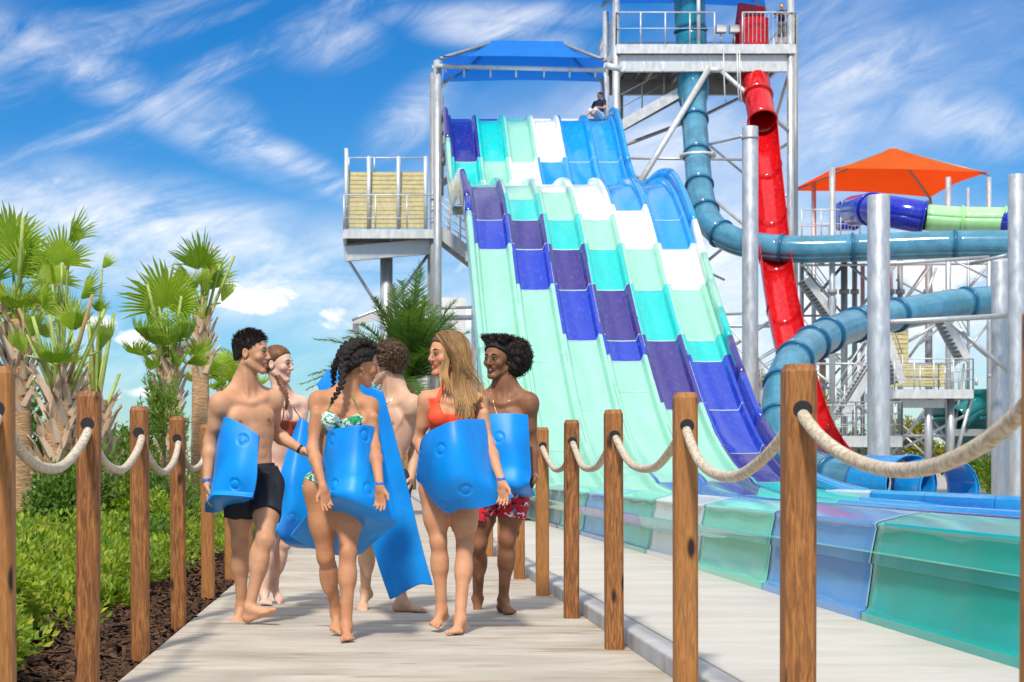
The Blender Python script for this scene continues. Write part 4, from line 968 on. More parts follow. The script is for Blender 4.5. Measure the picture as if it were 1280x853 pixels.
def ground_cover():
    rng = random.Random(77); m = MB()
    for i in range(600):
        y = 6.6+rng.random()**1.25*22
        edge = -1.62-.12*math.sin(y*1.9)-.10*math.sin(y*4.3)-(.10 if y < 9 else -.0)
        if y < 13: edge -= .12
        x = edge-rng.random()**.9*(1.6+y*.09)
        d = edge-x; lump = .5+.5*math.sin(x*4.1+1.3*math.sin(y*2.2))*math.sin(y*3.1+x)
        h = (.14+.15*min(1, d/.9)+.17*lump*min(1, d/.4))*rng.uniform(.7, 1.2)
        s = rng.uniform(.13, .27)*(1+.012*y)
        leaf_cloud(m, rng, (x, y, h*.62), (s, s, h*.55), int(250-4.6*y), .043*(1+.022*y)*rng.uniform(.75,1.35), up=.9)
    o = m.build('ground_cover', M['leaf_bright']); tag(o, 'low yellow-green leafy ground cover filling the bed on the left', 'ground cover', kind='stuff')
ground_cover()
shrub('shrub', 'darker rounded shrub rising from the ground cover behind the third and fourth left posts', -2.75, 13.5, .50, .52, 3200, .065, 'leaf_mid', 131, group='leafy shrubs in the left bed')
shrub('shrub', 'dark green mound in the bed between the first and second left posts', -2.75, 10.6, .42, .50, 2600, .06, 'leaf_mid', 132, group='leafy shrubs in the left bed')
shrub('shrub', 'dark leafy mound low in front of the thickest palm trunk', -3.9, 15.5, .6, .60, 3600, .075, 'leaf_mid', 133, group='leafy shrubs in the left bed')
shrub('shrub', 'small dark shrub near the mulch edge beyond the fourth left post', -2.05, 16.5, .38, .48, 2000, .06, 'leaf_mid', 134, group='leafy shrubs in the left bed')
shrub('shrub', 'bushy yellow-green shrub beside the feet of the two right hand palms', -2.7, 19.5, .65, .80, 3600, .075, 'leaf_bright', 135, group='leafy shrubs in the left bed')
shrub('shrub', 'fresh lime green shrub nearest the left edge at the front of the bed', -1.83, 7.75, .40, .40, 2300, .055, 'leaf_bright', 31, group='leafy shrubs in the left bed')
shrub('shrub', 'rounded yellow-green shrub behind the gap of the first two left posts', -2.25, 9.6, .55, .52, 3600, .06, 'leaf_bright', 32, group='leafy shrubs in the left bed')
shrub('shrub', 'dark dense green shrub behind the third left post', -3.0, 19.0, .85, 1.25, 4200, .08, 'leaf_mid', 33, group='leafy shrubs in the left bed')
shrub('shrub', 'tall mid green shrub behind the stub palm at far left', -5.2, 25, 1.1, 2.4, 5200, .10, 'leaf_mid', 34, group='leafy shrubs in the left bed')
shrub('shrub', 'green shrub between the two pairs of palms', -4.3, 27, 1.0, 1.75, 4600, .10, 'leaf_mid', 35, group='leafy shrubs in the left bed')
shrub('shrub', 'tall leafy bush at the left edge behind the first post', -4.7, 20, .7, 1.9, 3600, .09, 'leaf_mid', 37, group='leafy shrubs in the left bed')
shrub('shrub', 'low dark shrub at the foot of the smooth trunk palm', -2.5, 22, .65, .95, 3000, .08, 'leaf_mid', 36, group='leafy shrubs in the left bed')
def conifer(px, Z, top_py, r, label, seed):
    rng = random.Random(seed); b = P(px, 600, Z); H = P(px, top_py, Z).z; t = thing('conifer_shrub', label, 'shrub', (b.x, Z, 0)); m = MB()
    for i in range(170):
        f = rng.random(); a = rng.uniform(0, 6.28); z = H*(.08+.8*f); rr = r*(1-.75*f)*rng.uniform(.3, 1); c = Vector((b.x+math.cos(a)*rr, Z+math.sin(a)*rr, z)); d = Vector((math.cos(a)*.35, math.sin(a)*.35, 1)).normalized(); l = rng.uniform(.25, .5)
        for k in range(34):
            s = rng.random(); p = c+d*l*s; e = (d*.7+Vector((rng.gauss(0,.5), rng.gauss(0,.5), rng.gauss(0,.3)))).normalized()*.085; w = e.cross(Vector((rng.gauss(0,1), rng.gauss(0,1), 0))).normalized()*.010
            m.add([p-w, p+w, p+e], [(0,1,2)])
    m.build('foliage', M['conifer'], t); MB().tube([Vector((b.x, Z, -.1)), Vector((b.x, Z, H*.8))], [.05, .02], 8).build('stem', M['bark'], t)
conifer(205, 24, 478, .48, 'feathery upright conifer shrub in front of the round-fan palm', 3)
conifer(160, 25, 560, .40, 'shorter feathery conifer shrub left of the taller one', 4)
# small teal board lying in the bed
tl = MB().box((P(200,655,19).x, 19, .20), (.30, .5, .03), M=Matrix.Rotation(R(-12), 4, 'Y') @ Matrix.Rotation(R(20), 4, 'X')).build('bed_light', M['g_teal'], bevel=.012); tag(tl, 'small teal panel standing among the ground cover by the posts', 'panel')
# ---- trees beyond the slides, right
def tree(px, Z, top_py, rad_px, mat, label, seed, n=3400, group='trees beyond the slides on the right', low=.25):
    rng = random.Random(seed); b = P(px, 587, Z); H = P(px, top_py, Z).z; r = rad_px/F*Z
    t = thing('broadleaf_tree', label, 'tree', (b.x, Z, 0), group=group); MB().tube([Vector((b.x, Z, -.2)), Vector((b.x+.1, Z, H*.4)), Vector((b.x, Z, H*.75))], [H*.035, H*.028, H*.012], 9).build('trunk', M['bark'], t); m = MB()
    for k in range(6):
        a = rng.uniform(0, 6.28); MB().tube([Vector((b.x, Z, H*.35)), Vector((b.x+math.cos(a)*r*.6, Z+math.sin(a)*r*.6, H*rng.uniform(.55,.8)))], [H*.016, H*.006], 6).build('limb', M['bark'], t)
    for k in range(18):
        a = rng.uniform(0, 6.28); rr = rng.random()**.5*.75; q = rng.uniform(.22, .40); c = (b.x+math.cos(a)*rr*r, Z+math.sin(a)*rr*r, H*(low+(1-low-.15)*rng.random()*(1-.4*rr))); leaf_cloud(m, rng, c, (r*q, r*q, H*q*.38), n//18, .16*(Z/70), up=.2)
    m.build('crown', M[mat], t)
tree(1150, 95, 500, 55, 'leaf_gold', 'golden green tree below the far platform', 41)
tree(1195, 90, 545, 45, 'leaf_gold', 'yellowish tree low beneath the teal bowl', 42)
tree(1235, 92, 555, 48, 'leaf_dark', 'darker tree at the right between the columns', 43)
tree(1020, 105, 470, 40, 'leaf_gold', 'pale leafed tree behind the pipes left of the thick column', 44)
tree(925, 110, 440, 38, 'leaf_gold', 'small yellowish tree top behind the grey column by the red slide', 45, low=.6)
tree(1085, 110, 530, 45, 'leaf_dark', 'dark low tree behind the thick round column', 46)
tree(890, 120, 560, 60, 'leaf_dark', 'dark low tree hidden behind the foot of the racing slide', 47)
tree(600, 150, 572, 60, 'leaf_dark', 'dark tree line bush behind the group of walkers', 48)
tree(470, 140, 568, 60, 'leaf_dark', 'low dark tree far behind the braided woman', 49); tree(350, 150, 570, 70, 'leaf_dark', 'low dark tree far behind the redhead', 50)
tree(130, 110, 560, 90, 'leaf_mid', 'mid green tree far behind the left palms', 51); tree(20, 100, 545, 80, 'leaf_mid', 'mid green tree far at the left edge', 52)
for k, (px, Z, top, r_, mt, lb) in enumerate(((1215, 52, 583, .9, 'leaf_mid', 'green shrub just above the blue far wall'), (1262, 50, 580, 1.0, 'leaf_bright', 'bright shrub at the right end of the blue far wall'), (1240, 56, 572, 1.0, 'leaf_mid', 'taller green shrub between the right columns'))):
    b = P(px, 587, Z); shrub('shrub', lb, b.x, Z, r_, P(px, top, Z).z+.2, 2600, .11, mt, 60+k, group='shrubs beyond the far trough wall')
# white shade sail behind the date palm
sw = thing('white_canopy', 'white arched shade roof behind the feathery palm', 'shade canopy', tuple(P(505, 587, 60))[:2]+(0,))
rows = []
for j in range(9):
    v = j/8; rows.append([P(440+(565-440)*i/12, 384+ (1-math.sin(math.pi*(.15+.7*i/12)))*30+v*12, 70+v*3) for i in range(13)])
MB().grid(rows).build('roof_sheet', M['sail_white'], sw)
for px in (445, 562): tub(sw, P(px, 590, 71), P(px, 405, 71), .12, 'pole', 'steel', 10)
MB().tube([P(440+(565-440)*i/12, 384+(1-math.sin(math.pi*(.15+.7*i/12)))*30, 69.9) for i in range(13)], .06, 8).build('arched_pipe', M['steel'], sw)
sw2 = MB().box(tuple(P(553, 440, 72)), (1.9, .3, 4.4)).build('white_wall', M['wall_white']); tag(sw2, 'plain white wall piece seen past the palm between steel columns', 'wall')
# ------------------------------------------------------------------ figures: implicit bodies meshed as one continuous surface
class Field:
    def __init__(s, lo, hi, h):
        s.h = h; s.lo = np.array(lo, float); n = np.ceil((np.array(hi)-s.lo)/h).astype(int)+1
        s.n = n; s.ax = [s.lo[i]+h*np.arange(n[i]) for i in range(3)]; s.D = np.full(tuple(n), .5, np.float32)
    def like(s):
        o = Field.__new__(Field); o.h = s.h; o.lo = s.lo; o.n = s.n; o.ax = s.ax; o.D = np.full(tuple(s.n), .5, np.float32); return o
    def _sub(s, lo, hi):
        i0 = np.clip(np.floor((np.array(lo)-s.lo)/s.h).astype(int), 0, s.n-1); i1 = np.clip(np.ceil((np.array(hi)-s.lo)/s.h).astype(int)+1, 1, s.n)
        sl = tuple(slice(a, b) for a, b in zip(i0, i1)); X, Y, Z = np.meshgrid(*[s.ax[i][sl[i]] for i in range(3)], indexing='ij', sparse=True)
        return sl, X, Y, Z
    def _blend(s, sl, d, k, sub=False):
        o = s.D[sl]
        if sub:
            d = -d; h = np.clip(.5+.5*(d-o)/k, 0, 1) if k else 0
            s.D[sl] = np.maximum(o, d) if not k else (o*(1-h)+d*h+k*h*(1-h))
        else:
            if k: h = np.clip(.5+.5*(o-d)/k, 0, 1); s.D[sl] = o*(1-h)+d*h-k*h*(1-h)
            else: s.D[sl] = np.minimum(o, d)
    def cone(s, a, b, r1, r2, k=.02, sub=False):
        a = np.array(a, float); b = np.array(b, float); r = max(r1, r2)+k+3*s.h
        sl, X, Y, Z = s._sub(np.minimum(a, b)-r, np.maximum(a, b)+r); ba = b-a; L2 = max(1e-9, ba@ba)
        t = np.clip(((X-a[0])*ba[0]+(Y-a[1])*ba[1]+(Z-a[2])*ba[2])/L2, 0, 1)
        d = np.sqrt((X-a[0]-t*ba[0])**2+(Y-a[1]-t*ba[1])**2+(Z-a[2]-t*ba[2])**2)-(r1+(r2-r1)*t); s._blend(sl, d, k, sub)
    def ell(s, c, fr, rad, k=.02, sub=False):
        c = np.array(c, float); r = max(rad)+k+3*s.h; sl, X, Y, Z = s._sub(c-r, c+r)
        q = [(X-c[0])*f[0]+(Y-c[1])*f[1]+(Z-c[2])*f[2] for f in fr]
        k0 = np.sqrt(sum((q[i]/rad[i])**2 for i in range(3)))+1e-6; k1 = np.sqrt(sum((q[i]/rad[i]**2)**2 for i in range(3)))+1e-6
        s._blend(sl, k0*(k0-1)/k1, k, sub)
    def sph(s, c, r, k=.02, sub=False): s.cone(c, c, r, r, k, sub)
    def coords(s): return np.meshgrid(*s.ax, indexing='ij', sparse=True)
def surface(D, lo, h):
    S = D < 0; nx, ny, nz = D.shape
    c = np.zeros((nx-1, ny-1, nz-1), np.uint8)
    for dx in (0,1):
        for dy in (0,1):
            for dz in (0,1): c += S[dx:nx-1+dx, dy:ny-1+dy, dz:nz-1+dz]
    act = (c > 0) & (c < 8); idx = -np.ones(act.shape, np.int64); ii = np.argwhere(act); idx[act] = np.arange(len(ii))
    acc = np.zeros((len(ii), 3)); cnt = np.zeros(len(ii)); i, j, k = ii.T
    E = [((0,0,0),(1,0,0)),((0,1,0),(1,1,0)),((0,0,1),(1,0,1)),((0,1,1),(1,1,1)),((0,0,0),(0,1,0)),((1,0,0),(1,1,0)),((0,0,1),(0,1,1)),((1,0,1),(1,1,1)),((0,0,0),(0,0,1)),((1,0,0),(1,0,1)),((0,1,0),(0,1,1)),((1,1,0),(1,1,1))]
    for a, b in E:
        da = D[i+a[0], j+a[1], k+a[2]]; db = D[i+b[0], j+b[1], k+b[2]]; m = (da < 0) != (db < 0)
        t = np.where(m, da/np.where(m, da-db, 1), 0)[:, None]; p = np.array(a)+(np.array(b)-np.array(a))*t
        acc += np.where(m[:, None], p, 0); cnt += m
    V = (ii+acc/cnt[:, None])*h+lo; Fs = []
    for ax in range(3):
        sl0 = [slice(1, -1)]*3; sl0[ax] = slice(0, -1); sl1 = [slice(1, -1)]*3; sl1[ax] = slice(1, None)
        A = S[tuple(sl0)]; B = S[tuple(sl1)]; ch = A != B; q = np.argwhere(ch); flip = A[ch]
        off = np.array([1, 1, 1]); off[ax] = 0; q = q+off; u, v = [x for x in range(3) if x != ax]
        eu = np.zeros(3, int); eu[u] = 1; ev = np.zeros(3, int); ev[v] = 1
        f = np.stack([idx[tuple((q-eu-ev).T)], idx[tuple((q-ev).T)], idx[tuple(q.T)], idx[tuple((q-eu).T)]], 1)
        if ax == 1: flip = ~flip
        f = np.where(flip[:, None], f, f[:, ::-1]); Fs.append(f)
    Fc = np.concatenate(Fs); Fc = Fc[(Fc >= 0).all(1)]; return V, Fc
def mesh_np(name, V, Fc, mat, parent=None, attr=None, relax=1, keep=None):
    if relax:
        e = np.concatenate([Fc[:, [0,1]], Fc[:, [1,2]], Fc[:, [2,3]], Fc[:, [3,0]]]); n = len(V)
        for _ in range(relax):
            s_ = np.zeros((n, 3)); w = np.zeros(n)
            for a in range(2): np.add.at(w, e[:, a], 1)
            for a in range(3): s_[:, a] = np.bincount(e[:, 0], V[e[:, 1], a], n)+np.bincount(e[:, 1], V[e[:, 0], a], n)
            V2 = V*.5+.5*s_/np.maximum(w, 1)[:, None]; V = V2 if keep is None else np.where(keep[:, None], V, V2)
    off = np.array(worldloc(parent)) if parent else np.zeros(3)
    me = bpy.data.meshes.new(name); me.vertices.add(len(V)); me.vertices.foreach_set('co', (V-off).astype(np.float32).ravel())
    me.loops.add(len(Fc)*4); me.loops.foreach_set('vertex_index', Fc.astype(np.int32).ravel()); me.polygons.add(len(Fc))
    me.polygons.foreach_set('loop_start', np.arange(0, len(Fc)*4, 4, dtype=np.int32)); me.polygons.foreach_set('loop_total', np.full(len(Fc), 4, np.int32))
    me.polygons.foreach_set('use_smooth', np.ones(len(Fc), bool)); me.update(calc_edges=True); me.validate()
    if attr:
        for nm, fn in attr.items():
            a = me.color_attributes.new(nm, 'FLOAT_COLOR', 'POINT'); cc = fn(V); a.data.foreach_set('color', cc.astype(np.float32).ravel())
    o = bpy.data.objects.new(name, me); col.objects.link(o); o.parent = parent; me.materials.append(mat); return o
def skin(name, c, c2, rough=.50):
    m, t, b = newmat(name)
    at = N(t, 'ShaderNodeAttribute'); at.attribute_name = 'tint'; sp = N(t, 'ShaderNodeSeparateColor'); L(t, at.outputs['Color'], sp.inputs[0])
    n = objnoise(t, 9, 6, .6); n2 = objnoise(t, 70, 4, .6); n3 = objnoise(t, 3.5, 3, .5)
    base = mixc(t, maprange(t, n, .32, .7), c, c2); base = mixc(t, mathn(t, 'MULTIPLY', maprange(t, n3, .45, .7), .30), base, (c2[0]*1.02, c2[1]*.84, c2[2]*.80))
    base = mixc(t, mathn(t, 'MULTIPLY', maprange(t, n2, .5, .8), .12), base, tuple(x*.6 for x in c))
    lip = mixc(t, .65, base, (c[0]*.85, c[1]*.33, c[2]*.36)); dark = tuple(x*.30 for x in c)
    base = mixc(t, sp.outputs[0], base, lip); base = mixc(t, sp.outputs[1], base, dark); base = mixc(t, sp.outputs[2], base, tuple(min(1, x*1.35+.08) for x in c))
    L(t, base, b.inputs['Base Color']); L(t, maprange(t, n2, .3, .75, rough*.95, rough*1.3), b.inputs['Roughness'])
    b.inputs['Subsurface Weight'].default_value = .18; b.inputs['Subsurface Radius'].default_value = (.012, .004, .002); b.inputs['Subsurface Scale'].default_value = 1.0
    b.inputs['Specular IOR Level'].default_value = .32; bump(t, b, n2, .12, .002); return m
def hairmat(name, c, c2, scale=60, rough=.45):
    m, t, b = newmat(name); n = objnoise(t, scale, 5, .6, (1, 1, .22), .4)
    at = N(t, 'ShaderNodeAttribute'); at.attribute_name = 'tip'; sp = N(t, 'ShaderNodeSeparateColor'); L(t, at.outputs['Color'], sp.inputs[0])
    base = mixc(t, maprange(t, n, .33, .68), tuple(x*.45 for x in c), c)
    L(t, mixc(t, sp.outputs[0], base, c2), b.inputs['Base Color']); b.inputs['Roughness'].default_value = rough; b.inputs['Specular IOR Level'].default_value = .35
    bump(t, b, n, .7, .006); return m
V3 = lambda v: np.array(v, float)
def unit(v): v = V3(v); return v/max(1e-9, np.linalg.norm(v))
def yawframe(yaw, pitch=0, roll=0):
    """side (person's left), front, up; yaw 0 faces the camera, +90 faces picture right; pitch>0 looks down; roll>0 tilts to the person's left"""
    y = R(yaw); f = np.array([math.sin(y), -math.cos(y), 0.]); s = np.array([math.cos(y), math.sin(y), 0.]); u = np.array([0, 0, 1.])
    p = R(pitch); f2 = f*math.cos(p)-u*math.sin(p); u2 = u*math.cos(p)+f*math.sin(p); r = R(roll)
    s3 = s*math.cos(r)-u2*math.sin(r); u3 = u2*math.cos(r)+s*math.sin(r); return s3, f2, u3
HB = [-.09,-.06,-.03,.0,.03,.055,.075,.09,.13]
class Person:
    def __init__(p, label, Z, yaw, H, fem, skinmat, head, chest, pelvis, arms, legs, pyaw=None, group='friends walking along the boardwalk', h=.0050, hw=None, build=1.0, pec=1.0):
        p.Z = Z; p.k = H/1.75; k = p.k; p.fem = fem; p.skinmat = skinmat; p.build_ = build
        J = lambda px, py, dz=0: V3(P(px, py, Z+dz))
        hd = J(*head[0]); p.hd = hd; p.hf = yawframe(*head[1]); ch = J(*chest); pv = J(*pelvis); p.ch = ch; p.pv = pv
        s, f, u0 = yawframe(yaw); u = unit(ch-pv); f = unit(f-u*(f@u)); s = unit(np.cross(f, u))*-1
        if s @ yawframe(yaw)[0] < 0: s = -s
        p.tf = (s, f, u); ps, pf, pu = yawframe(pyaw if pyaw is not None else yaw); p.pf_ = (ps, pf, pu)
        hw = hw or (.152 if fem else .178); hw *= k; shl = {-1: ch-s*hw, 1: ch+s*hw}; p.shl = shl
        hips = {q: pv+ps*q*(.088)*k-np.array([0,0,.035*k]) for q in (-1, 1)}; p.hips = hips
        root = thing('person', label, 'person', (pv[0], Z, 0), group=group); p.root = root
        B = Field((pv[0]-.62, min(pv[1], Z)-.62, -.03), (pv[0]+.62, Z+.62, max(hd[2]+.22*k, 1.0)), h); p.B = B
        g = build
        # torso
        def T(a, b, c): return pv+s*a*k+f*b*k+u*c*k
        def Pp(a, b, c): return pv+ps*a*k+pf*b*k+pu*c*k
        tl = np.linalg.norm(ch-pv)/k
        if not fem:
            B.ell(Pp(0,0,-.005), p.pf_, [x*k for x in (.152*g,.102*g,.105)], .04)
            B.ell(T(0,.0,tl*.30), p.tf, [x*k for x in (.132*g,.090*g,.15)], .06); B.ell(T(0,.0,tl*.60), p.tf, [x*k for x in (.150*g,.104*g,.155)], .05)
            B.ell(T(0,-.005,tl*.86), p.tf, [x*k for x in (.160*g,.092*g,.085)], .05)
            for q in (-1, 1):
                B.ell(T(q*.070,.062,tl*.77), p.tf, [x*k for x in (.080*g,.034*pec,.055)], .035); B.ell(T(q*.118,-.02,tl*.66), p.tf, [x*k for x in (.045,.062,.13)], .04)
                B.ell(Pp(q*.070,-.062,-.045), p.pf_, [x*k for x in (.082,.072,.085)], .035)
                for r_ in range(3): B.ell(T(q*.030,.083-.004*r_,tl*(.56-.13*r_)), p.tf, [x*k for x in (.024,.012,.024)], .018)
                B.cone(T(q*.015,.075,tl*.95), shl[q]+f*.02+u*.02, .016*k, .014*k, .03)
        else:
            B.ell(Pp(0,0,-.01), p.pf_, [x*k for x in (.150*g,.100*g,.100)], .04)
            B.ell(T(0,.0,tl*.36), p.tf, [x*k for x in (.112*g,.080*g,.14)], .07); B.ell(T(0,.0,tl*.66), p.tf, [x*k for x in (.126*g,.088*g,.135)], .05)
            B.ell(T(0,-.005,tl*.88), p.tf, [x*k for x in (.130*g,.075*g,.075)], .05)
            for q in (-1, 1):
                B.ell(T(q*.068,.068,tl*.775), p.tf, [x*k for x in (.064*g,.056*g,.062*g)], .026)
                B.ell(Pp(q*.075,-.060,-.050), p.pf_, [x*k for x in (.085,.076,.085)], .035); B.ell(Pp(q*.105,.0,-.055), p.pf_, [x*k for x in (.060,.080,.100)], .05)
                B.cone(T(q*.015,.060,tl*.96), shl[q]+f*.02+u*.015, .012*k, .011*k, .025)
            B.cone(T(0,.105,tl*.88), T(0,.120,tl*.70), .004, .008, .02, sub=True)
        B.cone(shl[-1]-u*.005, shl[1]-u*.005, .046*k, .046*k, .05)
        nb = ch+u*.045*k-f*.01*k; s_, hf, hu = p.hf; nt_ = hd-hf*.020*k-hu*.055*k
        nr = (.050 if fem else .061)*k
        B.cone(nb-u*.05*k, nt_, nr*1.08, nr*.97, .035)
        for q in (-1, 1):
            B.cone(nb+u*(.050 if fem else .080)*k-f*.018, shl[q]*.62+nb*.38+u*(.012 if fem else .024)*k, (.034 if fem else .044)*k, (.028 if fem else .040)*k, .05)
            if not fem: B.cone(T(q*.02,.06,tl*.98), nt_+s_*q*.045*k-hu*.01, .012*k, .012*k, .015)
        # legs
        p.knees = {}; p.ank = {}
        for q in (-1, 1):
            kn, an, fy, fp = legs[q]; kn = J(*kn); an = J(*an)
            if fp is None: an[2] = .082*k; fp = 0
            hp = hips[q]; p.knees[q] = kn; p.ank[q] = an
            r1 = (.090 if fem else .090)*k*g; r2 = (.052 if fem else .056)*k*g
            B.cone(hp-pu*.02, hp*.45+kn*.55, r1, (r1*.55+r2*.45), .045); B.cone(hp*.5+kn*.5, kn, (r1*.55+r2*.45)*.98, r2*.92, .035)
            B.ell(hp*.6+kn*.4+pf*.018, (ps, pf, unit(hp-kn)), [.065*k, .060*k, .15*k], .04)
            s2, f2, u2 = yawframe(fy); lf = unit(kn-an); ff = unit(f2*.5+pf*.5); B.ell(kn+ff*.026*k, (s2, ff, lf), [.034*k, .026*k, .036*k], .022)
            cf = kn+(an-kn)*.30-ff*.020*k; B.cone(kn, kn+(an-kn)*.38, r2*.86, r2*.84, .03); B.cone(kn+(an-kn)*.3, an, r2*.84, .031*k, .03)
            B.ell(cf, (s2, ff, lf), [.046*k*g, .042*k*g, .115*k], .03)
            p.foot(an, yawframe(fy, fp), k, q)
        p.LD = B.D.copy()
        # arms
        p.hands = {}
        for q in (-1, 1):
            el, wr, hdir, pn = arms[q]; el = J(*el); wr = J(*wr); S_ = shl[q]; ar = (.040 if fem else .049)*k*g
            B.ell(S_+s*q*.008-u*.022*k, p.tf, [x*k for x in ((.048,.052,.062) if fem else (.060,.062,.075))], .035)
            B.cone(S_-u*.01, el, ar*1.02, ar*.80, .03); mid = S_*.5+el*.5; B.cone(mid+f*.010-u*.03, mid+f*.012+u*.05, ar*.72, ar*.80, .03)
            fo = el+(wr-el)*.28; B.cone(el, fo, ar*.82, ar*.86, .025); B.cone(fo, wr, ar*.84, (.022 if fem else .026)*k, .025)
            p.hands[q] = (wr, p.hand(wr, unit(wr-el) if hdir is None else unit(hdir), V3(pn), q))
        p.head(k); p.finish()
    def hand(p, W, d, n, q):
        B = p.B; k = p.k*(.93 if p.fem else 1.0); n = unit(n-d*(n@d)); t = unit(np.cross(d, n))*1.0
        # thumb on the body-front side: choose sign so that the thumb points towards the person's front
        if t @ p.tf[1] < 0: t = -t
        B.ell(W+d*.047*k, (d, t, n), [.052*k, .039*k, .016*k], .016); B.cone(W-d*.01, W+d*.02*k, .023*k, .024*k, .015)
        rng = np.random.RandomState(int(abs(W[0])*1000) % 999)
        for i, (o, ln) in enumerate(((.029,.068),(.010,.077),(-.010,.071),(-.028,.056))):
            b = W+d*.082*k+t*o*k; c = .25+.12*i+.1*rng.rand(); dd = unit(d+t*(o*1.6)); a = b
            for j, fr_ in enumerate((.42,.32,.26)):
                ang = c*(j+.35); v = unit(dd*math.cos(ang)+n*math.sin(ang)); e = a+v*ln*fr_*k; B.cone(a, e, (.0090-.0008*j)*k, (.0084-.0009*j)*k, .004); a = e
        a = W+d*.022*k+t*.028*k; e = a+unit(d*.72+t*.62+n*.25)*.040*k; B.cone(a, e, .013*k, .0105*k, .012); e2 = e+unit(d*.9+t*.22+n*.3)*.032*k; B.cone(e, e2, .0105*k, .0085*k, .005)
        return d
    def foot(p, A, fr, k, q):
        s, f, u = fr; B = p.B; k *= (.92 if p.fem else 1.0)
        B.cone(A+u*.01, A-f*.030*k-u*.045*k, .032*k, .030*k, .02); B.sph(A-f*.034*k-u*.052*k, .029*k, .02)
        B.cone(A-u*.015*k+f*.01, A+f*.085*k-u*.052*k, .034*k, .024*k, .025); B.cone(A-f*.03*k-u*.058*k, A+f*.10*k-u*.064*k+s*q*.012*k, .022*k, .019*k, .02)
        B.ell(A+f*.112*k-u*.062*k, (s, f, u), [.044*k, .045*k, .020*k], .018)
        for i in range(5):
            o = (-.033+.0185*i)*q*k; ln = (.045, .040, .036, .031, .026)[i]*k; r = (.0140, .0095, .009, .0085, .0085)[i]*k; b = A+f*(.140-.006*i-.001*i*i)*k-u*.066*k+s*o
            B.cone(b-f*.01, b+f*ln*.6+u*.002, r*.9, r*1.0, .004); B.cone(b+f*ln*.5+u*.002, b+f*ln-u*.003, r*1.0, r*.9, .002)
        for q2 in (-1, 1): B.sph(A+s*q2*.026*k+u*.004, .014*k, .014)
    def head(p, k):
        B = p.B; s, f, u = p.hf; c = p.hd; fem = p.fem
        def H(a, b, z): return c+(s*a+f*b+u*z)*k*1.10
        p.H = H; K = k*1.10
        B.ell(H(0,-.012,.040), p.hf, [.074*K,.094*K,.080*K], .02); B.ell(H(0,.030,.010), p.hf, [.064*K,.062*K,.075*K], .02)
        B.ell(H(0,.030,-.040), p.hf, [.052*K,.058*K,.062*K], .02)
        jw = .048 if fem else .054
        for q in (-1, 1): B.cone(H(q*jw,-.002,-.050), H(q*.014,.072,-.098), .016*K, .016*K, .022); B.ell(H(q*.038,.062,-.022), p.hf, [.026*K,.024*K,.024*K], .015)
        B.ell(H(0,.074,-.098), p.hf, [.019*K,.016*K,.016*K], .012)
        for q in (-1, 1):
            B.cone(H(0,.090,.022), H(q*.040,.076,.024), .010*K, .009*K, .010); B.ell(H(q*.030,.100,.006), p.hf, [.017*K,.014*K,.011*K], .008, sub=True)
        B.cone(H(0,.090,.016), H(0,.108,-.022), .0080*K, .0098*K, .009); B.sph(H(0,.108,-.024), .0108*K, .006)
        for q in (-1, 1): B.sph(H(q*.012,.100,-.028), .0085*K, .006)
        # smiling mouth: a cut with two lips round it
        for q in (-1, 1):
            B.cone(H(0,.093,-.050), H(q*.029,.078,-.044), .0062*K, .0042*K, .006); B.cone(H(0,.090,-.071), H(q*.029,.076,-.047), .0072*K, .0042*K, .006)
        B.cone(H(-.018,.098,-.055), H(.018,.098,-.055), .0045*K, .0045*K, .003, sub=True); B.cone(H(-.006,.104,-.061), H(.006,.104,-.061), .0062*K, .0062*K, .004, sub=True)
        for q in (-1, 1):   # ears
            e = unit(s*q*.35-f*.85); B.ell(H(q*.074,-.006,-.004), (unit(s*q+f*.35), unit(-f+s*q*.35), u), [.008*K,.018*K,.031*K], .006); B.ell(H(q*.081,-.004,.0), p.hf, [.007*K,.009*K,.017*K], .003, sub=True)
    def tint(p, V):
        c = p.hd; s, f, u = p.hf; K = p.k*1.10; q = (V-c)/K; a = q@s; b = q@f; z = q@u; out = np.zeros((len(V), 4)); out[:, 3] = 1
        lip = np.exp(-((np.abs(a)/.030)**4))*np.exp(-(((z+.060)/.0155)**4))*(b > .074)
        blush = .35*np.exp(-((np.abs(a)-.042)**2/.0004))*np.exp(-((z+.022)**2/.0005))*(b > .03)
        out[:, 0] = np.clip(lip+blush, 0, 1)
        mouth = np.exp(-((np.abs(a)/.021)**6))*np.exp(-(((z+.059)/.0062)**4))*(b > .06)
        out[:, 1] = mouth*.55
        if getattr(p, 'stubble', 0): out[:, 1] = np.maximum(out[:, 1], p.stubble*(1/(1+np.exp((z+.036-.15*(.09-b))*130)))*(z > -.125)*(b > -.005)*(1-lip))
        s, f, u = p.tf; w = V-p.pv; tl = np.linalg.norm(p.ch-p.pv)
        if not p.fem:
            for q_ in (-1, 1):
                n_ = p.pv+s*q_*.095*p.k+u*tl*.715; dd = V-n_; rr = np.sqrt((dd@s)**2+(dd@u)**2); out[:, 0] = np.maximum(out[:, 0], (rr < .013)*1.0*((dd@f) > 0)); out[:, 1] = np.maximum(out[:, 1], (rr < .012)*.35*((dd@f) > 0))
            nv = p.pv+u*tl*.13; dd = V-nv; rr = np.sqrt((dd@s)**2+((dd@u)*.7)**2); out[:, 1] = np.maximum(out[:, 1], (rr < .008)*.5*((dd@f) > 0))
        for q_ in (-1, 1):
            for c_, r_ in ((p.knees[q_], .05), (p.ank[q_], .045)): out[:, 0] = np.maximum(out[:, 0], .22*np.exp(-((V-c_)**2).sum(1)/r_**2))
        return out
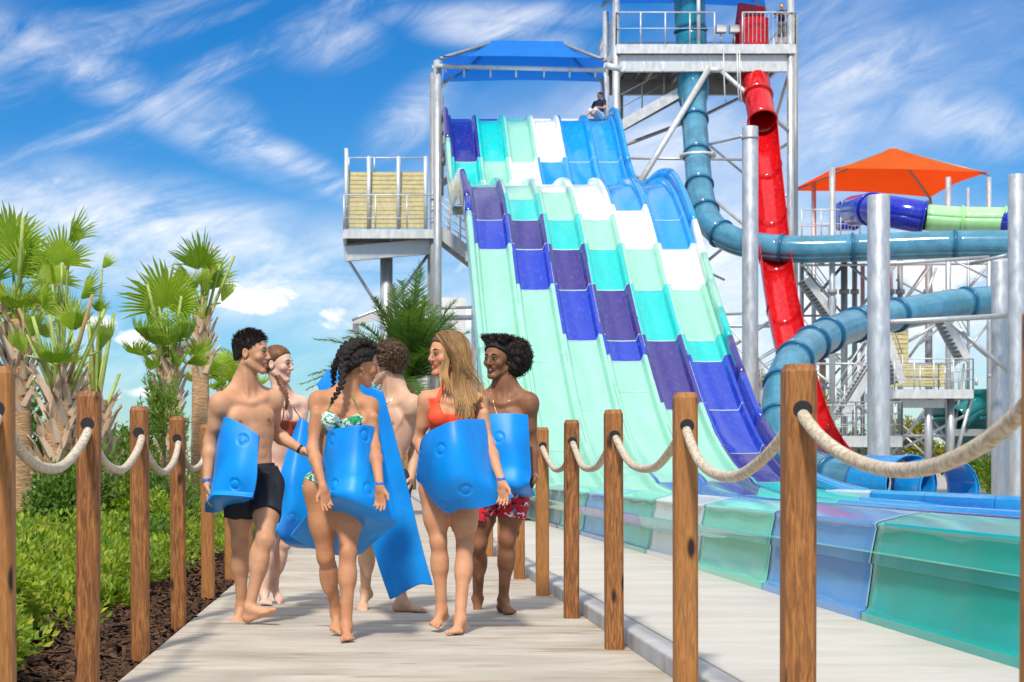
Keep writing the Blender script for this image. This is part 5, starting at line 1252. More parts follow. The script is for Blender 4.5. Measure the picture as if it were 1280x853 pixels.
    def finish(p):
        V, Fc = surface(p.B.D, p.B.lo, p.B.h); keep = np.zeros(len(V), bool)
        for q in (-1, 1):
            keep |= (((V-p.ank[q])**2).sum(1) < .20**2) & (V[:, 2] < p.ank[q][2]-.02); W, d = p.hands[q]; keep |= (((V-W-d*.10)**2).sum(1) < .085**2)
        p.body = mesh_np('body', V, Fc, p.skinmat, p.root, None, 1, keep)
    def paint(p):
        me = p.body.data; n = len(me.vertices); V = np.zeros(n*3, np.float32); me.vertices.foreach_get('co', V); V = V.reshape(-1, 3)+np.array(worldloc(p.root))
        a = me.color_attributes.new('tint', 'FLOAT_COLOR', 'POINT'); a.data.foreach_set('color', p.tint(V).astype(np.float32).ravel())
    def face(p, iris=(.05,.025,.012), brow=None, teeth=True):
        K = p.k*1.10; H = p.H; s, f, u = p.hf; Rm = Matrix((( *s,0),(*f,0),(*u,0),(0,0,0,1))).transposed()
        for q in (-1, 1):
            e = MB(); e.lathe([(.0001,-.0125),(.006,-.011),(.0105,-.006),(.0125,0),(.0105,.006),(.006,.011),(.0001,.0125)], (0,0,0), 12); 
            e.v = [tuple(Vector(H(q*.030,.081,.005))+(Rm.to_3x3() @ Vector((v[0]*K, v[1]*K, v[2]*K*.46)))) for v in e.v]; e.build('eye', M['eyewhite'], p.root)
            ir = MB(); c = Vector(H(q*.030,.0948,.0045)); ir.v = [tuple(c)]+[tuple(c+Vector(s)*.0072*K*math.cos(x)+Vector(u)*.0054*K*math.sin(x)-Vector(f)*.001) for x in [2*math.pi*i/10 for i in range(10)]]; ir.f = [(0,i+1,(i+1)%10+1) for i in range(10)]; ir.smooth = [False]*10
            ir.build('iris', M['black'], p.root)
            MB().tube([Vector(H(q*.016,.0940,.0075)), Vector(H(q*.030,.0965,.0115)), Vector(H(q*.046,.084,.0075))], [.0016,.0026,.0020], 5).build('eyelash', M['black'], p.root)
            MB().tube([Vector(H(q*.013,.097,.026)), Vector(H(q*.028,.094,.033)), Vector(H(q*.047,.080,.027))], [.0028,.0034,.0018], 6).build('eyebrow', brow or M['black'], p.root)
        if teeth:
            m = MB(); rows = []
            for z in (-.050, -.0645): rows.append([Vector(H(.025*x, .0925-.019*x*x, z+.005*x*x)) for x in (-1,-.7,-.35,0,.35,.7,1)])
            m.grid(rows); m.build('teeth', M['teeth'], p.root)
    def cloth(p, name, mat, region, off=.006, fld=None, relax=2):
        """garment that follows the body: body surface pushed out by off, kept where region(a,b,c) < 0 (side, front, up from the pelvis in body scale)"""
        X, Y, Z = p.B.coords(); s, f, u = p.tf; o = p.pv; k = p.k
        a = ((X-o[0])*s[0]+(Y-o[1])*s[1]+(Z-o[2])*s[2])/k; b = ((X-o[0])*f[0]+(Y-o[1])*f[1]+(Z-o[2])*f[2])/k; c = ((X-o[0])*u[0]+(Y-o[1])*u[1]+(Z-o[2])*u[2])/k
        D = np.maximum((p.LD if fld is None else fld)-off, region(a, b, c)*k).astype(np.float32); V, Fc = surface(D, p.B.lo, p.B.h); return mesh_np(name, V, Fc, mat, p.root, None, relax)
    def shorts(p, mat, hem, waist=.07, flare=.016, name='swim_shorts'):
        W = p.B.like(); k = p.k; ps, pf, pu = p.pf_; g = p.build_
        W.ell(p.pv+pu*.0*k, p.pf_, [.166*k*g,.118*k*g,.14*k], .03); W.ell(p.pv+pu*.05*k, p.pf_, [.150*k*g,.104*k*g,.12*k], .03)
        for q in (-1, 1):
            W.ell(p.pv+ps*q*.07*k-pf*.062*k-pu*.045*k, p.pf_, [.09*k,.078*k,.095*k], .03)
            hp = p.hips[q]; kn = p.knees[q]; e = hp+(kn-hp)*(hem[q]+.2); W.cone(hp, e, .100*k*g+flare*.5, .080*k*g+flare, .02)
        X, Y, Z = W.coords(); D = np.minimum(W.D, p.LD-.009)
        for q in (-1, 1):   # cut each leg at its hem, square to the thigh
            hp = p.hips[q]; kn = p.knees[q]; ax = unit(kn-hp); e = hp+(kn-hp)*hem[q]; other = p.hips[-q]*.5+hp*.5
            dpl = (X-e[0])*ax[0]+(Y-e[1])*ax[1]+(Z-e[2])*ax[2]; side = (X-other[0])*ps[0]*q+(Y-other[1])*ps[1]*q+(Z-other[2])*ps[2]*q
            kk = V3(p.knees[-q]); ek = V3(p.knees[q]); dn_ = np.minimum(np.sqrt((X-ek[0])**2+(Y-ek[1])**2+(Z-ek[2])**2), 9); do = np.sqrt((X-kk[0])**2+(Y-kk[1])**2+(Z-kk[2])**2)
            D = np.where(dn_ < do, np.maximum(D, dpl), D)
        wz = p.pv[2]+waist*k; D = np.maximum(D, (Z-wz)); rip = .0028*np.sin(X*70+Z*20)+.002*np.sin(Y*55-Z*25)
        D = D+rip
        V, Fc = surface(D.astype(np.float32), W.lo, W.h); return mesh_np(name, V, Fc, mat, p.root, None, 2)
    def onskin(p, a, c, lift=.002, b0=-.02, sgn=1):
        s, f, u = p.tf; q = p.pv+(s*a+f*b0+u*c)*p.k; B = p.B
        for i in range(90):
            ix = tuple(np.clip(np.round((q-B.lo)/B.h).astype(int), 0, B.n-1))
            if p.LD[ix] > lift: break
            q = q+f*.003*sgn
        return tuple(q)
    def band(p, q, mat, name='wristband', back=.012, w=.012, r=.029):
        W, d = p.hands[q]; el = W-d*.05; m = MB(); c = Vector(W-d*back); z = Vector(d); x = z.orthogonal().normalized(); y = z.cross(x); rr = r*p.k*(.86 if p.fem else 1)
        rows = []
        for t_, r_ in ((-w, rr-.004), (-w, rr), (w, rr), (w, rr-.004)): rows.append([c+z*t_+(x*math.cos(2*math.pi*i/16)+y*math.sin(2*math.pi*i/16))*r_ for i in range(17)])
        m.grid(rows); return m.build(name, mat, p.root)
    def haircap(p, mat, grow=.012, bmax=(-.3,-.06,-.03,.010,.028,.058,.082,.10,.14), blobs=(), h=.0045, noise=.0, low=-.3, bounds=(.22,.22), relax=1, ears=True, drop=.30):
        K = p.k*1.10; c = p.hd; s, f, u = p.hf; W = Field(c-np.array([bounds[0]]*2+[drop]), c+np.array([bounds[0]]*2+[.20]), h)
        W.ell(p.H(0,-.012,.040), p.hf, [(.074+grow)*K,(.094+grow)*K,(.080+grow)*K], .01); W.ell(p.H(0,-.035,-.010), p.hf, [(.062+grow)*K,(.062+grow)*K,(.075+grow)*K], .02)
        X, Y, Z = W.coords(); a = ((X-c[0])*s[0]+(Y-c[1])*s[1]+(Z-c[2])*s[2])/K; b = ((X-c[0])*f[0]+(Y-c[1])*f[1]+(Z-c[2])*f[2])/K; z = ((X-c[0])*u[0]+(Y-c[1])*u[1]+(Z-c[2])*u[2])/K
        bm = np.interp(z.ravel(), HB, bmax).reshape(z.shape)
        cut = (b-bm-.25*np.abs(a)*0)*.75
        if ears: cut = np.maximum(cut, .020-np.sqrt((np.abs(a)-.078)**2+(b+.006)**2+((z+.006)*.62)**2))
        W.D = np.maximum(W.D, cut*K).astype(np.float32)
        for bb in blobs:
            if len(bb) == 3: W.sph(bb[0], bb[1], bb[2])
            elif len(bb) == 4: W.ell(bb[0], bb[1], bb[2], bb[3])
            else: W.cone(*bb)
        if noise:
            q = (np.sin(X*260+2*np.sin(Z*150))*np.sin(Y*240+2*np.sin(X*170))*np.sin(Z*250+2*np.sin(Y*140))); W.D = (W.D+q*noise+.5*noise*np.sin(X*520)*np.sin(Y*490)*np.sin(Z*505)).astype(np.float32)
        V, Fc = surface(W.D, W.lo, W.h); return mesh_np('hair', V, Fc, mat, p.root, None, relax)
M['eyewhite'] = simple('eye_white', (.52,.49,.46), .5, var=.02); M['teeth'] = simple('teeth', (.85,.83,.78), .25, var=.02)
# ------------------------------------------------------------------ the six friends
def grp_strands(name, mat, parent, strands, n=4):
    """strands: list of (points, r0, r1, tip0, tip1)"""
    m = MB(); tips = []
    for pts, r0, r1, t0, t1 in strands:
        k = len(pts); b = len(m.v); m.tube(pts, [(r0+(r1-r0)*i/(k-1))*(1 if i else .6) for i in range(k)], n, caps=False)
        for i in range(k): tips += [t0+(t1-t0)*(i/(k-1))**1.3]*n
    o = m.build(name, mat, parent); a = o.data.color_attributes.new('tip', 'FLOAT_COLOR', 'POINT'); c = np.zeros((len(tips), 4), np.float32); c[:, 0] = tips; c[:, 3] = 1; a.data.foreach_set('color', c.ravel()); return o
def braid(c0, pts, r0, r1, n=None):
    """blobs of a plait along a path"""
    out = []; sp = [V3(q) for q in spline(pts, 8)]; L_ = sum(np.linalg.norm(b-a) for a, b in zip(sp[:-1], sp[1:])); n = n or int(L_/(.62*(r0+r1)/2*1.3)); 
    for i in range(n):
        f = i/(n-1); x = f*(len(sp)-1); j = min(int(x), len(sp)-2); q = sp[j]+(sp[j+1]-sp[j])*(x-j); T = unit(sp[j+1]-sp[j]); r = r0+(r1-r0)*f
        S_ = unit(np.cross(T, [0, 1, 0])); S_ = S_ if np.linalg.norm(S_) > .5 else np.array([1., 0, 0]); U = np.cross(S_, T); sg = 1 if i % 2 else -1
        out.append((q+S_*sg*r*.42, (unit(T+S_*sg*-.7), unit(np.cross(unit(T+S_*sg*-.7), U)), U), [r*1.15, r*.62, r*.72], .003))
    return out
S1 = skin('skin_tan_olive', (.54,.275,.150), (.64,.355,.21)); S2 = skin('skin_warm_brown', (.46,.205,.098), (.56,.275,.145)); S3 = skin('skin_golden_tan', (.54,.255,.130), (.64,.33,.185))
S4 = skin('skin_deep_brown', (.20,.085,.042), (.30,.135,.070)); S5 = skin('skin_fair', (.68,.41,.30), (.78,.52,.40)); S6 = skin('skin_light_olive', (.58,.35,.225), (.68,.44,.30))
HB1 = hairmat('black_hair', (.016,.010,.008), (.035,.020,.013), 60, .7); HB2 = hairmat('brown_hair', (.10,.050,.025), (.2,.1,.05)); HB3 = hairmat('blonde_hair', (.16,.078,.032), (.60,.36,.15), 90, .5); HB4 = hairmat('auburn_hair', (.22,.085,.030), (.35,.15,.06))
def cloth_mat(name, c, rough=.8, var=.08):
    return simple(name, c, rough, var=var, vs=12, bmp=.25, bs=60, spec=.3)
CB = cloth_mat('black_swim_cloth', (.022,.024,.034)); CO = cloth_mat('coral_swim_cloth', srgb(250,86,52), .6); CR = cloth_mat('rust_swim_cloth', srgb(160,72,46), .6); 
def print_mat(name, base, layers, sc=(1,1,1)):
    m, t, b = newmat(name); c = base
    for i, (scale, lo, hi, colr, dist, aniso) in enumerate(layers):
        n = objnoise(t, scale, 2, .45, aniso, dist); c = mixc(t, maprange(t, n, lo, hi, smooth=False), c, colr)
    if not isinstance(c, tuple): L(t, c, b.inputs['Base Color'])
    b.inputs['Roughness'].default_value = .7; return m
CG = print_mat('tropical_print_cloth', srgb(214,238,224), [(22, .50, .54, srgb(28,158,104), 1.2, (1,1,1)), (34, .57, .60, srgb(8,24,20), 2.5, (1,1,2.4)), (17, .66, .70, srgb(20,110,80), .5, (1,1,1)), (14, .70, .74, srgb(226,120,130), .3, (1,1,1))])
CD = print_mat('red_print_cloth', srgb(206,18,34), [(21, .60, .62, srgb(30,30,60), 1.4, (1,1,1)), (26, .64, .66, srgb(235,238,240), 1.0, (1,1,1)), (17, .70, .72, srgb(60,150,170), .6, (1,1,1))])

# A: dark-haired man at the left
A = Person('dark haired man in black shorts at the left of the group, mat under his arm', 10.8, 28, 1.74, False, S1,
    head=((314,442,-.02),(72,2,0)), chest=(308,500,0), pelvis=(317,598,.0),
    arms={-1: ((263,553,-.02),(259,604,-.10),(.08,-.1,-1),(1,0,0)), 1: ((342,541,.22),(377,563,.10),(.75,-.1,-.45),(0,-.3,-1))},
    legs={-1: ((300,679,.02),(302,757,.10),-15,18), 1: ((331,676,-.22),(312,760,-.22),62,-20)}, pyaw=25)
A.stubble = .16; A.paint(); A.face(brow=HB1)
A.haircap(HB1, .006, bmax=(-.3,-.14,-.055,.002,.026,.056,.078,.096,.14), noise=.0015)
rg = random.Random(12); st = []
for i in range(2600):
    u_ = unit((rg.gauss(0,1), rg.gauss(0,1), rg.gauss(0,1))); loc = np.array([u_[0]*.079, -.012+u_[1]*.099, .040+u_[2]*.085]); bm_x = np.interp(loc[2], HB, (-.3,-.075,-.04,.002,.024,.054,.076,.094,.14))
    if loc[1] > bm_x-.002 or loc[2] < -.035 or (abs(loc[0]) > .06 and -.030 < loc[1] < .012 and loc[2] < .028): continue
    top_ = max(0, min(1, (loc[2]-.03)/.07)); n_ = A.hf[0]*u_[0]+A.hf[1]*u_[1]+A.hf[2]*u_[2]; d_ = unit(n_*(.35+.55*top_)+A.hf[1]*(.45*top_)-A.hf[2]*(.8*(1-top_))+np.array([rg.gauss(0,.25), rg.gauss(0,.25), rg.gauss(0,.2)])); q = A.H(*loc); ln = .010+.022*top_*rg.uniform(.6,1.1)
    st.append(([Vector(q), Vector(q+d_*ln*.55), Vector(q+unit(d_+A.hf[1]*.5)*ln)], .0020, .0008, 0, rg.choice((.1,.3,.7))))
grp_strands('hair_strands', HB1, A.root, st, 3)
A.shorts(CB, {-1:.56, 1:.56}, waist=.075); A.cloth('waistband', CB, lambda a, b, c: np.maximum(c-.086, .052-c), .013)
A.band(-1, M['band_blue'], w=.014); A.band(1, M['black'], 'wrist_watch', w=.010)
# B: woman with the braids
B_ = Person('woman with two dark braids in a green leaf print bikini, head turned away', 9.72, 4, 1.62, True, S2,
    head=((449,456,.0),(112,8,-6)), chest=(430,503,0), pelvis=(418,601,.03),
    arms={-1: ((391,561,-.10),(404,610,-.28),(.20,-.05,-1),(.3,-1,0)), 1: ((468,560,-.16),(475,609,-.32),(.02,-.05,-1),(-.4,-1,.0))},
    legs={-1: ((407,696,.06),(420,764,.20),5,26), 1: ((435,690,-.08),(433,776,-.14),3,None)}, build=1.04)
B_.paint(); B_.face(brow=HB1)
def Hn(p, l): return [p.H(*q) for q in l]
bl_ = []
for x in (-.05,-.02,.012,.045): bl_ += braid(0, [tuple(B_.H(x,.070,.085)), tuple(B_.H(x*1.3,.0,.128)), tuple(B_.H(x*1.4,-.07,.095)), tuple(B_.H(x*1.2,-.105,.03))], .017, .019)
for q_ in (-1, 1):
    for z_ in (.062, .030): bl_ += braid(0, [tuple(B_.H(q_*.060,.045,z_+.012)), tuple(B_.H(q_*.086,.0,z_+.004)), tuple(B_.H(q_*.082,-.05,z_-.02)), tuple(B_.H(q_*.055,-.095,z_-.05))], .013, .016)
fr_ = [tuple(V3(P(px, py, 9.62+dz))) for px, py, dz in ((430,452,-.02),(428,466,-.03),(427,480,-.06),(421,492,-.08),(414,503,-.09))]
bk_ = [tuple(V3(P(px, py, 9.72+dz))) for px, py, dz in ((424,448,.02),(418,460,.04),(417,472,.07),(417,484,.11))]
B_.haircap(HB1, .012, bmax=(-.3,-.07,-.05,-.012,.018,.048,.072,.09,.13), blobs=bl_+braid(0, fr_, .025, .012)+braid(0, bk_, .022, .012), bounds=(.26,.26), noise=.0012)
B_.cloth('bikini_top', CG, lambda a, b, c: np.maximum(np.minimum(np.sqrt((np.abs(a)-.070)**2+((c-.355)*1.15)**2)-.072, np.abs(c-.325)-.013), c-.372-.55*np.abs(np.abs(a)-.0)), .006)
B_.cloth('bikini_bottom', CG, lambda a, b, c: np.maximum(c-.030+.0*a, (-.045+.46*np.abs(np.abs(a)-.0)*.5)-c-.06*(b < 0)), .005)
def strap(p, pts, mat, r=.0045): return MB().tube([Vector(q) for q in spline(pts, 5)], r, 6).build('strap', mat, p.root)
def bust(p, a, b, c): s, f, u = p.tf; return tuple(p.pv+(s*a+f*b+u*c)*p.k)
STR = cloth_mat('olive_strap', (.25,.28,.10)); STD = cloth_mat('dark_strap', (.08,.03,.02))
for q in (-1, 1): strap(B_, [B_.onskin(q*x, z) for x, z in ((.098,.41),(.090,.435),(.078,.46),(.062,.485),(.046,.515))]+[tuple(B_.pv+(B_.tf[0]*q*.045-B_.tf[1]*.03+B_.tf[2]*.555)*B_.k)], STR)
B_.band(1, M['band_blue'], w=.012)
MB().lathe([(.0001,-.003),(.003,0),(.0001,.003)], tuple(B_.H(-.085,.0,-.034)), 8).build('earring', M['silver'], B_.root)
# C: woman in the orange bikini
C_ = Person('laughing woman with long blonde hair in a coral orange bikini top', 10.2, -8, 1.69, True, S3,
    head=((558,444,0),(-58,2,2)), chest=(566,500,0), pelvis=(562,603,.0),
    arms={-1: ((523,552,.06),(541,588,-.14),(.45,-.7,-.4),(1,-.2,0)), 1: ((611,556,-.14),(627,603,-.32),(.10,-.05,-1),(-.6,-.9,0))},
    legs={-1: ((548,677,-.03),(552,762,-.02),-22,10), 1: ((581,684,-.06),(575,768,-.22),-18,None)}, build=1.0)
C_.paint(); C_.face(brow=HB2)
rg = random.Random(9); st = []
root_ = C_.root
def hairpt(px, py, dz): return V3(P(px, py, 10.2+dz))
locks = []
for i in range(34):
    w = i/33; b0 = .058-.15*w; z0 = .130-.55*max(0, abs(b0+.01)-.045)
    ex = 571+31*w+rg.gauss(0,1.5); ey = 500+30*math.sin(math.pi*min(1, .15+w*.95))**.8+rg.uniform(-6,6); sx = 568+22*w
    g_ = [C_.H(.004,b0,z0), C_.H(.050,b0*.98,z0-.020), C_.H(.088,b0*.9-.010,.030), C_.H(.098,b0*.75-.028,-.045), hairpt(sx,484,-.055-.03*(1-w)), hairpt((sx+ex)/2+2,503,-.125), hairpt(ex,ey,-.15)]
    locks.append((g_, .013, 26, .08+.1*rg.random()))
for i in range(5):      # pale locks falling beside the face
    x_ = i/4; g_ = [C_.H(.0,.066-.006*i,.112), C_.H(.036,.070-.006*i,.085), C_.H(.066,.058-.006*i,.025), hairpt(551+2*i,462,-.085), hairpt(552+2.5*i,476,-.10), hairpt(550+3.5*i,488+6*x_,-.12)]
    locks.append((g_, .007, 20, .55))
for i in range(14):     # far side, behind the neck
    w = i/13; b0 = .04-.12*w; g_ = [C_.H(-.004,b0,.126-.4*max(0, abs(b0+.01)-.045)), C_.H(-.060,b0,.095), C_.H(-.086,b0*.9-.02,.02), C_.H(-.082,b0*.8-.04,-.06), hairpt(562+14*w,484,.03)]
    locks.append((g_, .012, 16, .1))
for i in range(60):
    w = rg.random(); b0 = .05-.14*w; g_ = [C_.H(.03,b0,.118), C_.H(.096,b0*.9-.012,.04), C_.H(.112,b0*.7-.03,-.05), hairpt(590+14*w+rg.gauss(0,5),486,-.04), hairpt(594+14*w+rg.gauss(0,8),506+rg.gauss(0,10),-.10)]
    locks.append((g_, .006, 1, .4))
for g_, rad, cnt, t0 in locks:
    ph = rg.uniform(0, 6.28); fr1 = rg.uniform(7, 10)
    sp0 = [V3(q) for q in spline([tuple(q) for q in g_], 5)]; n_ = len(sp0)
    for k_ in range(cnt):
        o = np.array([rg.gauss(0,1), rg.gauss(0,.6), rg.gauss(0,.4)])*rad*.55; ln = rg.uniform(.80, 1.0); pts = []
        for j in range(n_):
            f_ = j/(n_-1)*ln; x_ = f_*(n_-1); jj = min(int(x_), n_-2); q = sp0[jj]+(sp0[jj+1]-sp0[jj])*(x_-jj)
            wv = .015*math.sin(ph+fr1*1.3*f_)*f_; q = q+o*(.35+.75*math.sin(math.pi*min(1, f_*1.05))**.5*(1 if f_ < .8 else 1-.9*(f_-.8)/.2*.5))+C_.hf[1]*wv+C_.hf[0]*wv*.4
            if f_ < .30: 
                d_ = q-C_.H(0,-.012,.040); dl = np.linalg.norm(d_); 
                if dl < .108*C_.k: q = q+d_/dl*(.108*C_.k-dl)*.7
            pts.append(Vector(q))
        a_ = t0+rg.uniform(-.10,.22)*(rg.random() < .5); st.append((pts, .0022, .0010, max(0, a_), min(1, a_+rg.choice((.15,.4,.7,.95)))))
grp_strands('hair_strands', HB3, root_, st)
hb = [(C_.H(.05,-.04,-.02), C_.hf, [.055,.065,.09], .03), (hairpt(582,475,.02), hairpt(588,505,-.04), .045, .030, .03), (C_.H(-.03,-.05,-.02), C_.hf, [.055,.06,.09], .03), (hairpt(574,470,.0), hairpt(578,500,-.05), .040, .022, .03)]
C_.haircap(HB3, .011, bmax=(-.3,-.07,-.04,.0,.02,.050,.078,.098,.14), blobs=hb, ears=False, noise=.001, bounds=(.3,.3))
C_.cloth('bikini_top', CO, lambda a, b, c: np.maximum(np.maximum(.318-c, c-(.405+1.9*np.clip(np.abs(a)-.040, 0, 1)**1.15*1.6)), np.maximum(c-.50, np.abs(a)-.2)), .007)
C_.cloth('strap', CO, lambda a, b, c: np.maximum(np.maximum(.425-c, c-.60), np.maximum(np.abs(np.abs(a)-(.100-.28*(c-.43)))-.014, -.06-b)), .0065, fld=C_.B.D)
C_.cloth('bikini_bottom', CO, lambda a, b, c: np.maximum(c-.015, (-.055+.25*np.abs(a))-c-.05*(b < 0)), .005)
C_.band(1, M['band_blue'], w=.012); C_.band(-1, M['band_blue'], w=.012)
# D: man in red trunks
D_ = Person('smiling man with a big curly afro and red printed swim trunks', 11.4, -22, 1.76, False, S4,
    head=((624,449,0),(-40,4,4)), chest=(631,501,0), pelvis=(627,600,.0),
    arms={-1: ((600,555,.0),(606,600,-.12),(.1,-.2,-1),(1,0,0)), 1: ((664,556,.02),(667,597,-.08),(-.30,-.45,-.8),(-.9,-.3,.3))},
    legs={-1: ((599,679,.05),(597,748,.30),-8,48), 1: ((634,675,-.05),(629,743,.02),14,None)}, hw=.160, build=.96)
D_.paint(); D_.face(brow=HB1)
rg = random.Random(2); bl_ = []
for i in range(420):
    u_ = V3((rg.gauss(0,1), rg.gauss(0,1), rg.gauss(0,1))); u_ = unit(u_); c = D_.H(.030,-.058,.022); q = c+np.array([u_[0]*.108, u_[1]*.105, u_[2]*.112])*rg.uniform(.88,1.04)+np.array([.025,0,-.012])
    w = (q-D_.hd)/D_.k; b = w@D_.hf[1]; z = w@D_.hf[2]; a = w@D_.hf[0]
    if b > .028 and z < .075: continue
    if abs(a) > .055 and -.012 < b < .05 and z < .035: continue
    bl_.append((q, rg.uniform(.013,.021), .010))
for i in range(90): bl_.append((D_.H(rg.uniform(-.07,.07), rg.uniform(.0,.070), .106+rg.uniform(0,.018)-abs(rg.gauss(0,.008))), rg.uniform(.011,.017), .006))
c = D_.H(.030,-.058,.022)+np.array([.025,0,-.012]); bl_.append((c, .092, .03)); bl_.append((D_.H(.045,-.07,-.04), .070, .03))
D_.haircap(HB1, .014, blobs=bl_, noise=.0040, bounds=(.27,.27), h=.0048)
st = []
for i in range(2600):
    u_ = unit((rg.gauss(0,1), rg.gauss(0,1), rg.gauss(0,1))); q = c+u_*np.array([.110,.108,.114])*rg.uniform(.9,1.05)
    if rg.random() < .28: q = D_.H(rg.uniform(-.075,.075), rg.uniform(-.02,.070), .108+rg.uniform(0,.02)); u_ = unit(q-D_.H(0,0,.02))
    w = (q-D_.hd)/D_.k; b = w@D_.hf[1]; z = w@D_.hf[2]; a = w@D_.hf[0]
    if (b > .02 and z < .085) or (abs(a) > .055 and -.015 < b < .05 and z < .035): continue
    x = unit(np.cross(u_, [.3,.2,1])); y = np.cross(u_, x); ph = rg.uniform(0,6.28); rr = rg.uniform(.004,.008); ln = rg.uniform(.014,.034)
    st.append(([Vector(q+u_*ln*j/9+(x*math.cos(ph+j*1.15)+y*math.sin(ph+j*1.15))*rr) for j in range(10)], .0019, .0012, 0, .5))
grp_strands('hair_curls', HB1, D_.root, st, 3)
D_.shorts(CD, {-1:.62, 1:.60}, waist=.05, flare=.024, name='swim_trunks'); D_.band(1, M['silver'], 'bracelet', w=.006)
nk = [D_.onskin(a, c_, .001) for a, c_ in ((-.062,.53),(-.052,.50),(-.036,.46),(-.004,.405),(.032,.46),(.050,.50),(.060,.53))]
MB().tube([Vector(q) for q in spline(nk, 5)], .0018, 5).build('necklace', M['gold'], D_.root); MB().lathe([(.0001,-.011),(.009,-.004),(.009,.004),(.0001,.011)], nk[3], 10).build('pendant', M['gold'], D_.root)
# E: redhead
E_ = Person('fair redhead woman laughing in a rust brown bandeau, behind the dark haired man', 12.15, 32, 1.70, True, S5,
    head=((347,456,0),(66,3,0)), chest=(355,503,0), pelvis=(350,597,.0),
    arms={-1: ((334,550,.05),(338,592,-.1),None,(1,0,0)), 1: ((378,548,.06),(388,586,-.05),None,(-1,0,0))},
    legs={-1: ((336,678,-.05),(330,741,-.05),10,None), 1: ((355,679,.05),(342,728,.12),42,34)}, build=.93, hw=.14)
E_.paint(); E_.face(brow=HB4)
bp = [tuple(V3(P(px, py, 12.0+dz))) for px, py, dz in ((347,470,.10),(352,480,.04),(357,490,.0),(359,503,.0),(357,512,.02))]
E_.haircap(HB4, .009, bmax=(-.3,-.07,-.03,.0,.022,.050,.075,.095,.14), blobs=braid(0, bp, .019, .010)+[(E_.H(0,-.095,-.01), .034, .02)], bounds=(.30,.30), drop=.34)
E_.cloth('bandeau_top', CR, lambda a, b, c: np.maximum(.300-c, c-.405), .007); E_.cloth('bikini_bottom', CR, lambda a, b, c: np.maximum(c-.020, (-.055+.25*np.abs(a))-c-.05*(b < 0)), .005)
for q in (-1, 1): strap(E_, [E_.onskin(q*x, z) for x, z in ((.075,.40),(.068,.43),(.056,.46),(.040,.50))], STD, .003)
# F: curly man
F_ = Person('curly brown haired man seen between the two front women, face turned away', 11.5, -42, 1.74, False, S6,
    head=((484,456,0),(-108,4,0)), chest=(490,503,0), pelvis=(481,598,.0),
    arms={-1: ((452,548,.0),(462,594,-.2),None,(1,0,0)), 1: ((521,556,.08),(513,598,-.05),None,(-1,0,0))},
    legs={-1: ((458,678,.0),(457,738,.22),-20,30), 1: ((497,678,.0),(502,743,.0),66,None)}, build=1.0, pec=.35)
F_.paint(); F_.face(brow=HB2)
rg = random.Random(6); bl_ = []
for i in range(300):
    u_ = unit((rg.gauss(0,1), rg.gauss(0,1), rg.gauss(0,1))); q = F_.H(0,-.022,.040)+u_*.100*F_.k*rg.uniform(.94,1.08); w = (q-F_.hd)/F_.k; b = w@F_.hf[1]; z = w@F_.hf[2]; a = w@F_.hf[0]
    if b > np.interp(z, HB, (-.3,-.06,-.02,.02,.04,.07,.1,.12,.2)) or z < -.065: continue
    bl_.append((q, rg.uniform(.011,.019), .004))
F_.haircap(HB2, .014, blobs=bl_, noise=.003, bounds=(.2,.2))
st = []
for i in range(600):
    u_ = unit((rg.gauss(0,1), rg.gauss(0,1), rg.gauss(0,1))); q = F_.H(0,-.022,.040)+u_*.106*F_.k; w = (q-F_.hd)/F_.k; b = w@F_.hf[1]; z = w@F_.hf[2]
    if b > np.interp(z, HB, (-.3,-.06,-.02,.0,.03,.06,.09,.11,.2)) or z < -.06: continue
    x = unit(np.cross(u_, [.3,.2,1])); y = np.cross(u_, x); ph = rg.uniform(0,6.28); rr = rg.uniform(.006,.012)
    st.append(([Vector(q+u_*.003*j+(x*math.cos(ph+j*.9)+y*math.sin(ph+j*.9))*rr) for j in range(9)], .0028, .0016, .1, .6))
grp_strands('hair_curls', HB2, F_.root, st, 3)
F_.shorts(cloth_mat('dark_board_shorts', (.03,.035,.05)), {-1:.5, 1:.5}, waist=.06)
nk = [F_.onskin(a, c_, .001) for a, c_ in ((-.062,.53),(-.045,.495),(.0,.465),(.045,.495),(.062,.53))]
MB().tube([Vector(q) for q in spline(nk, 5)], .0022, 5).build('necklace', M['silver'], F_.root)

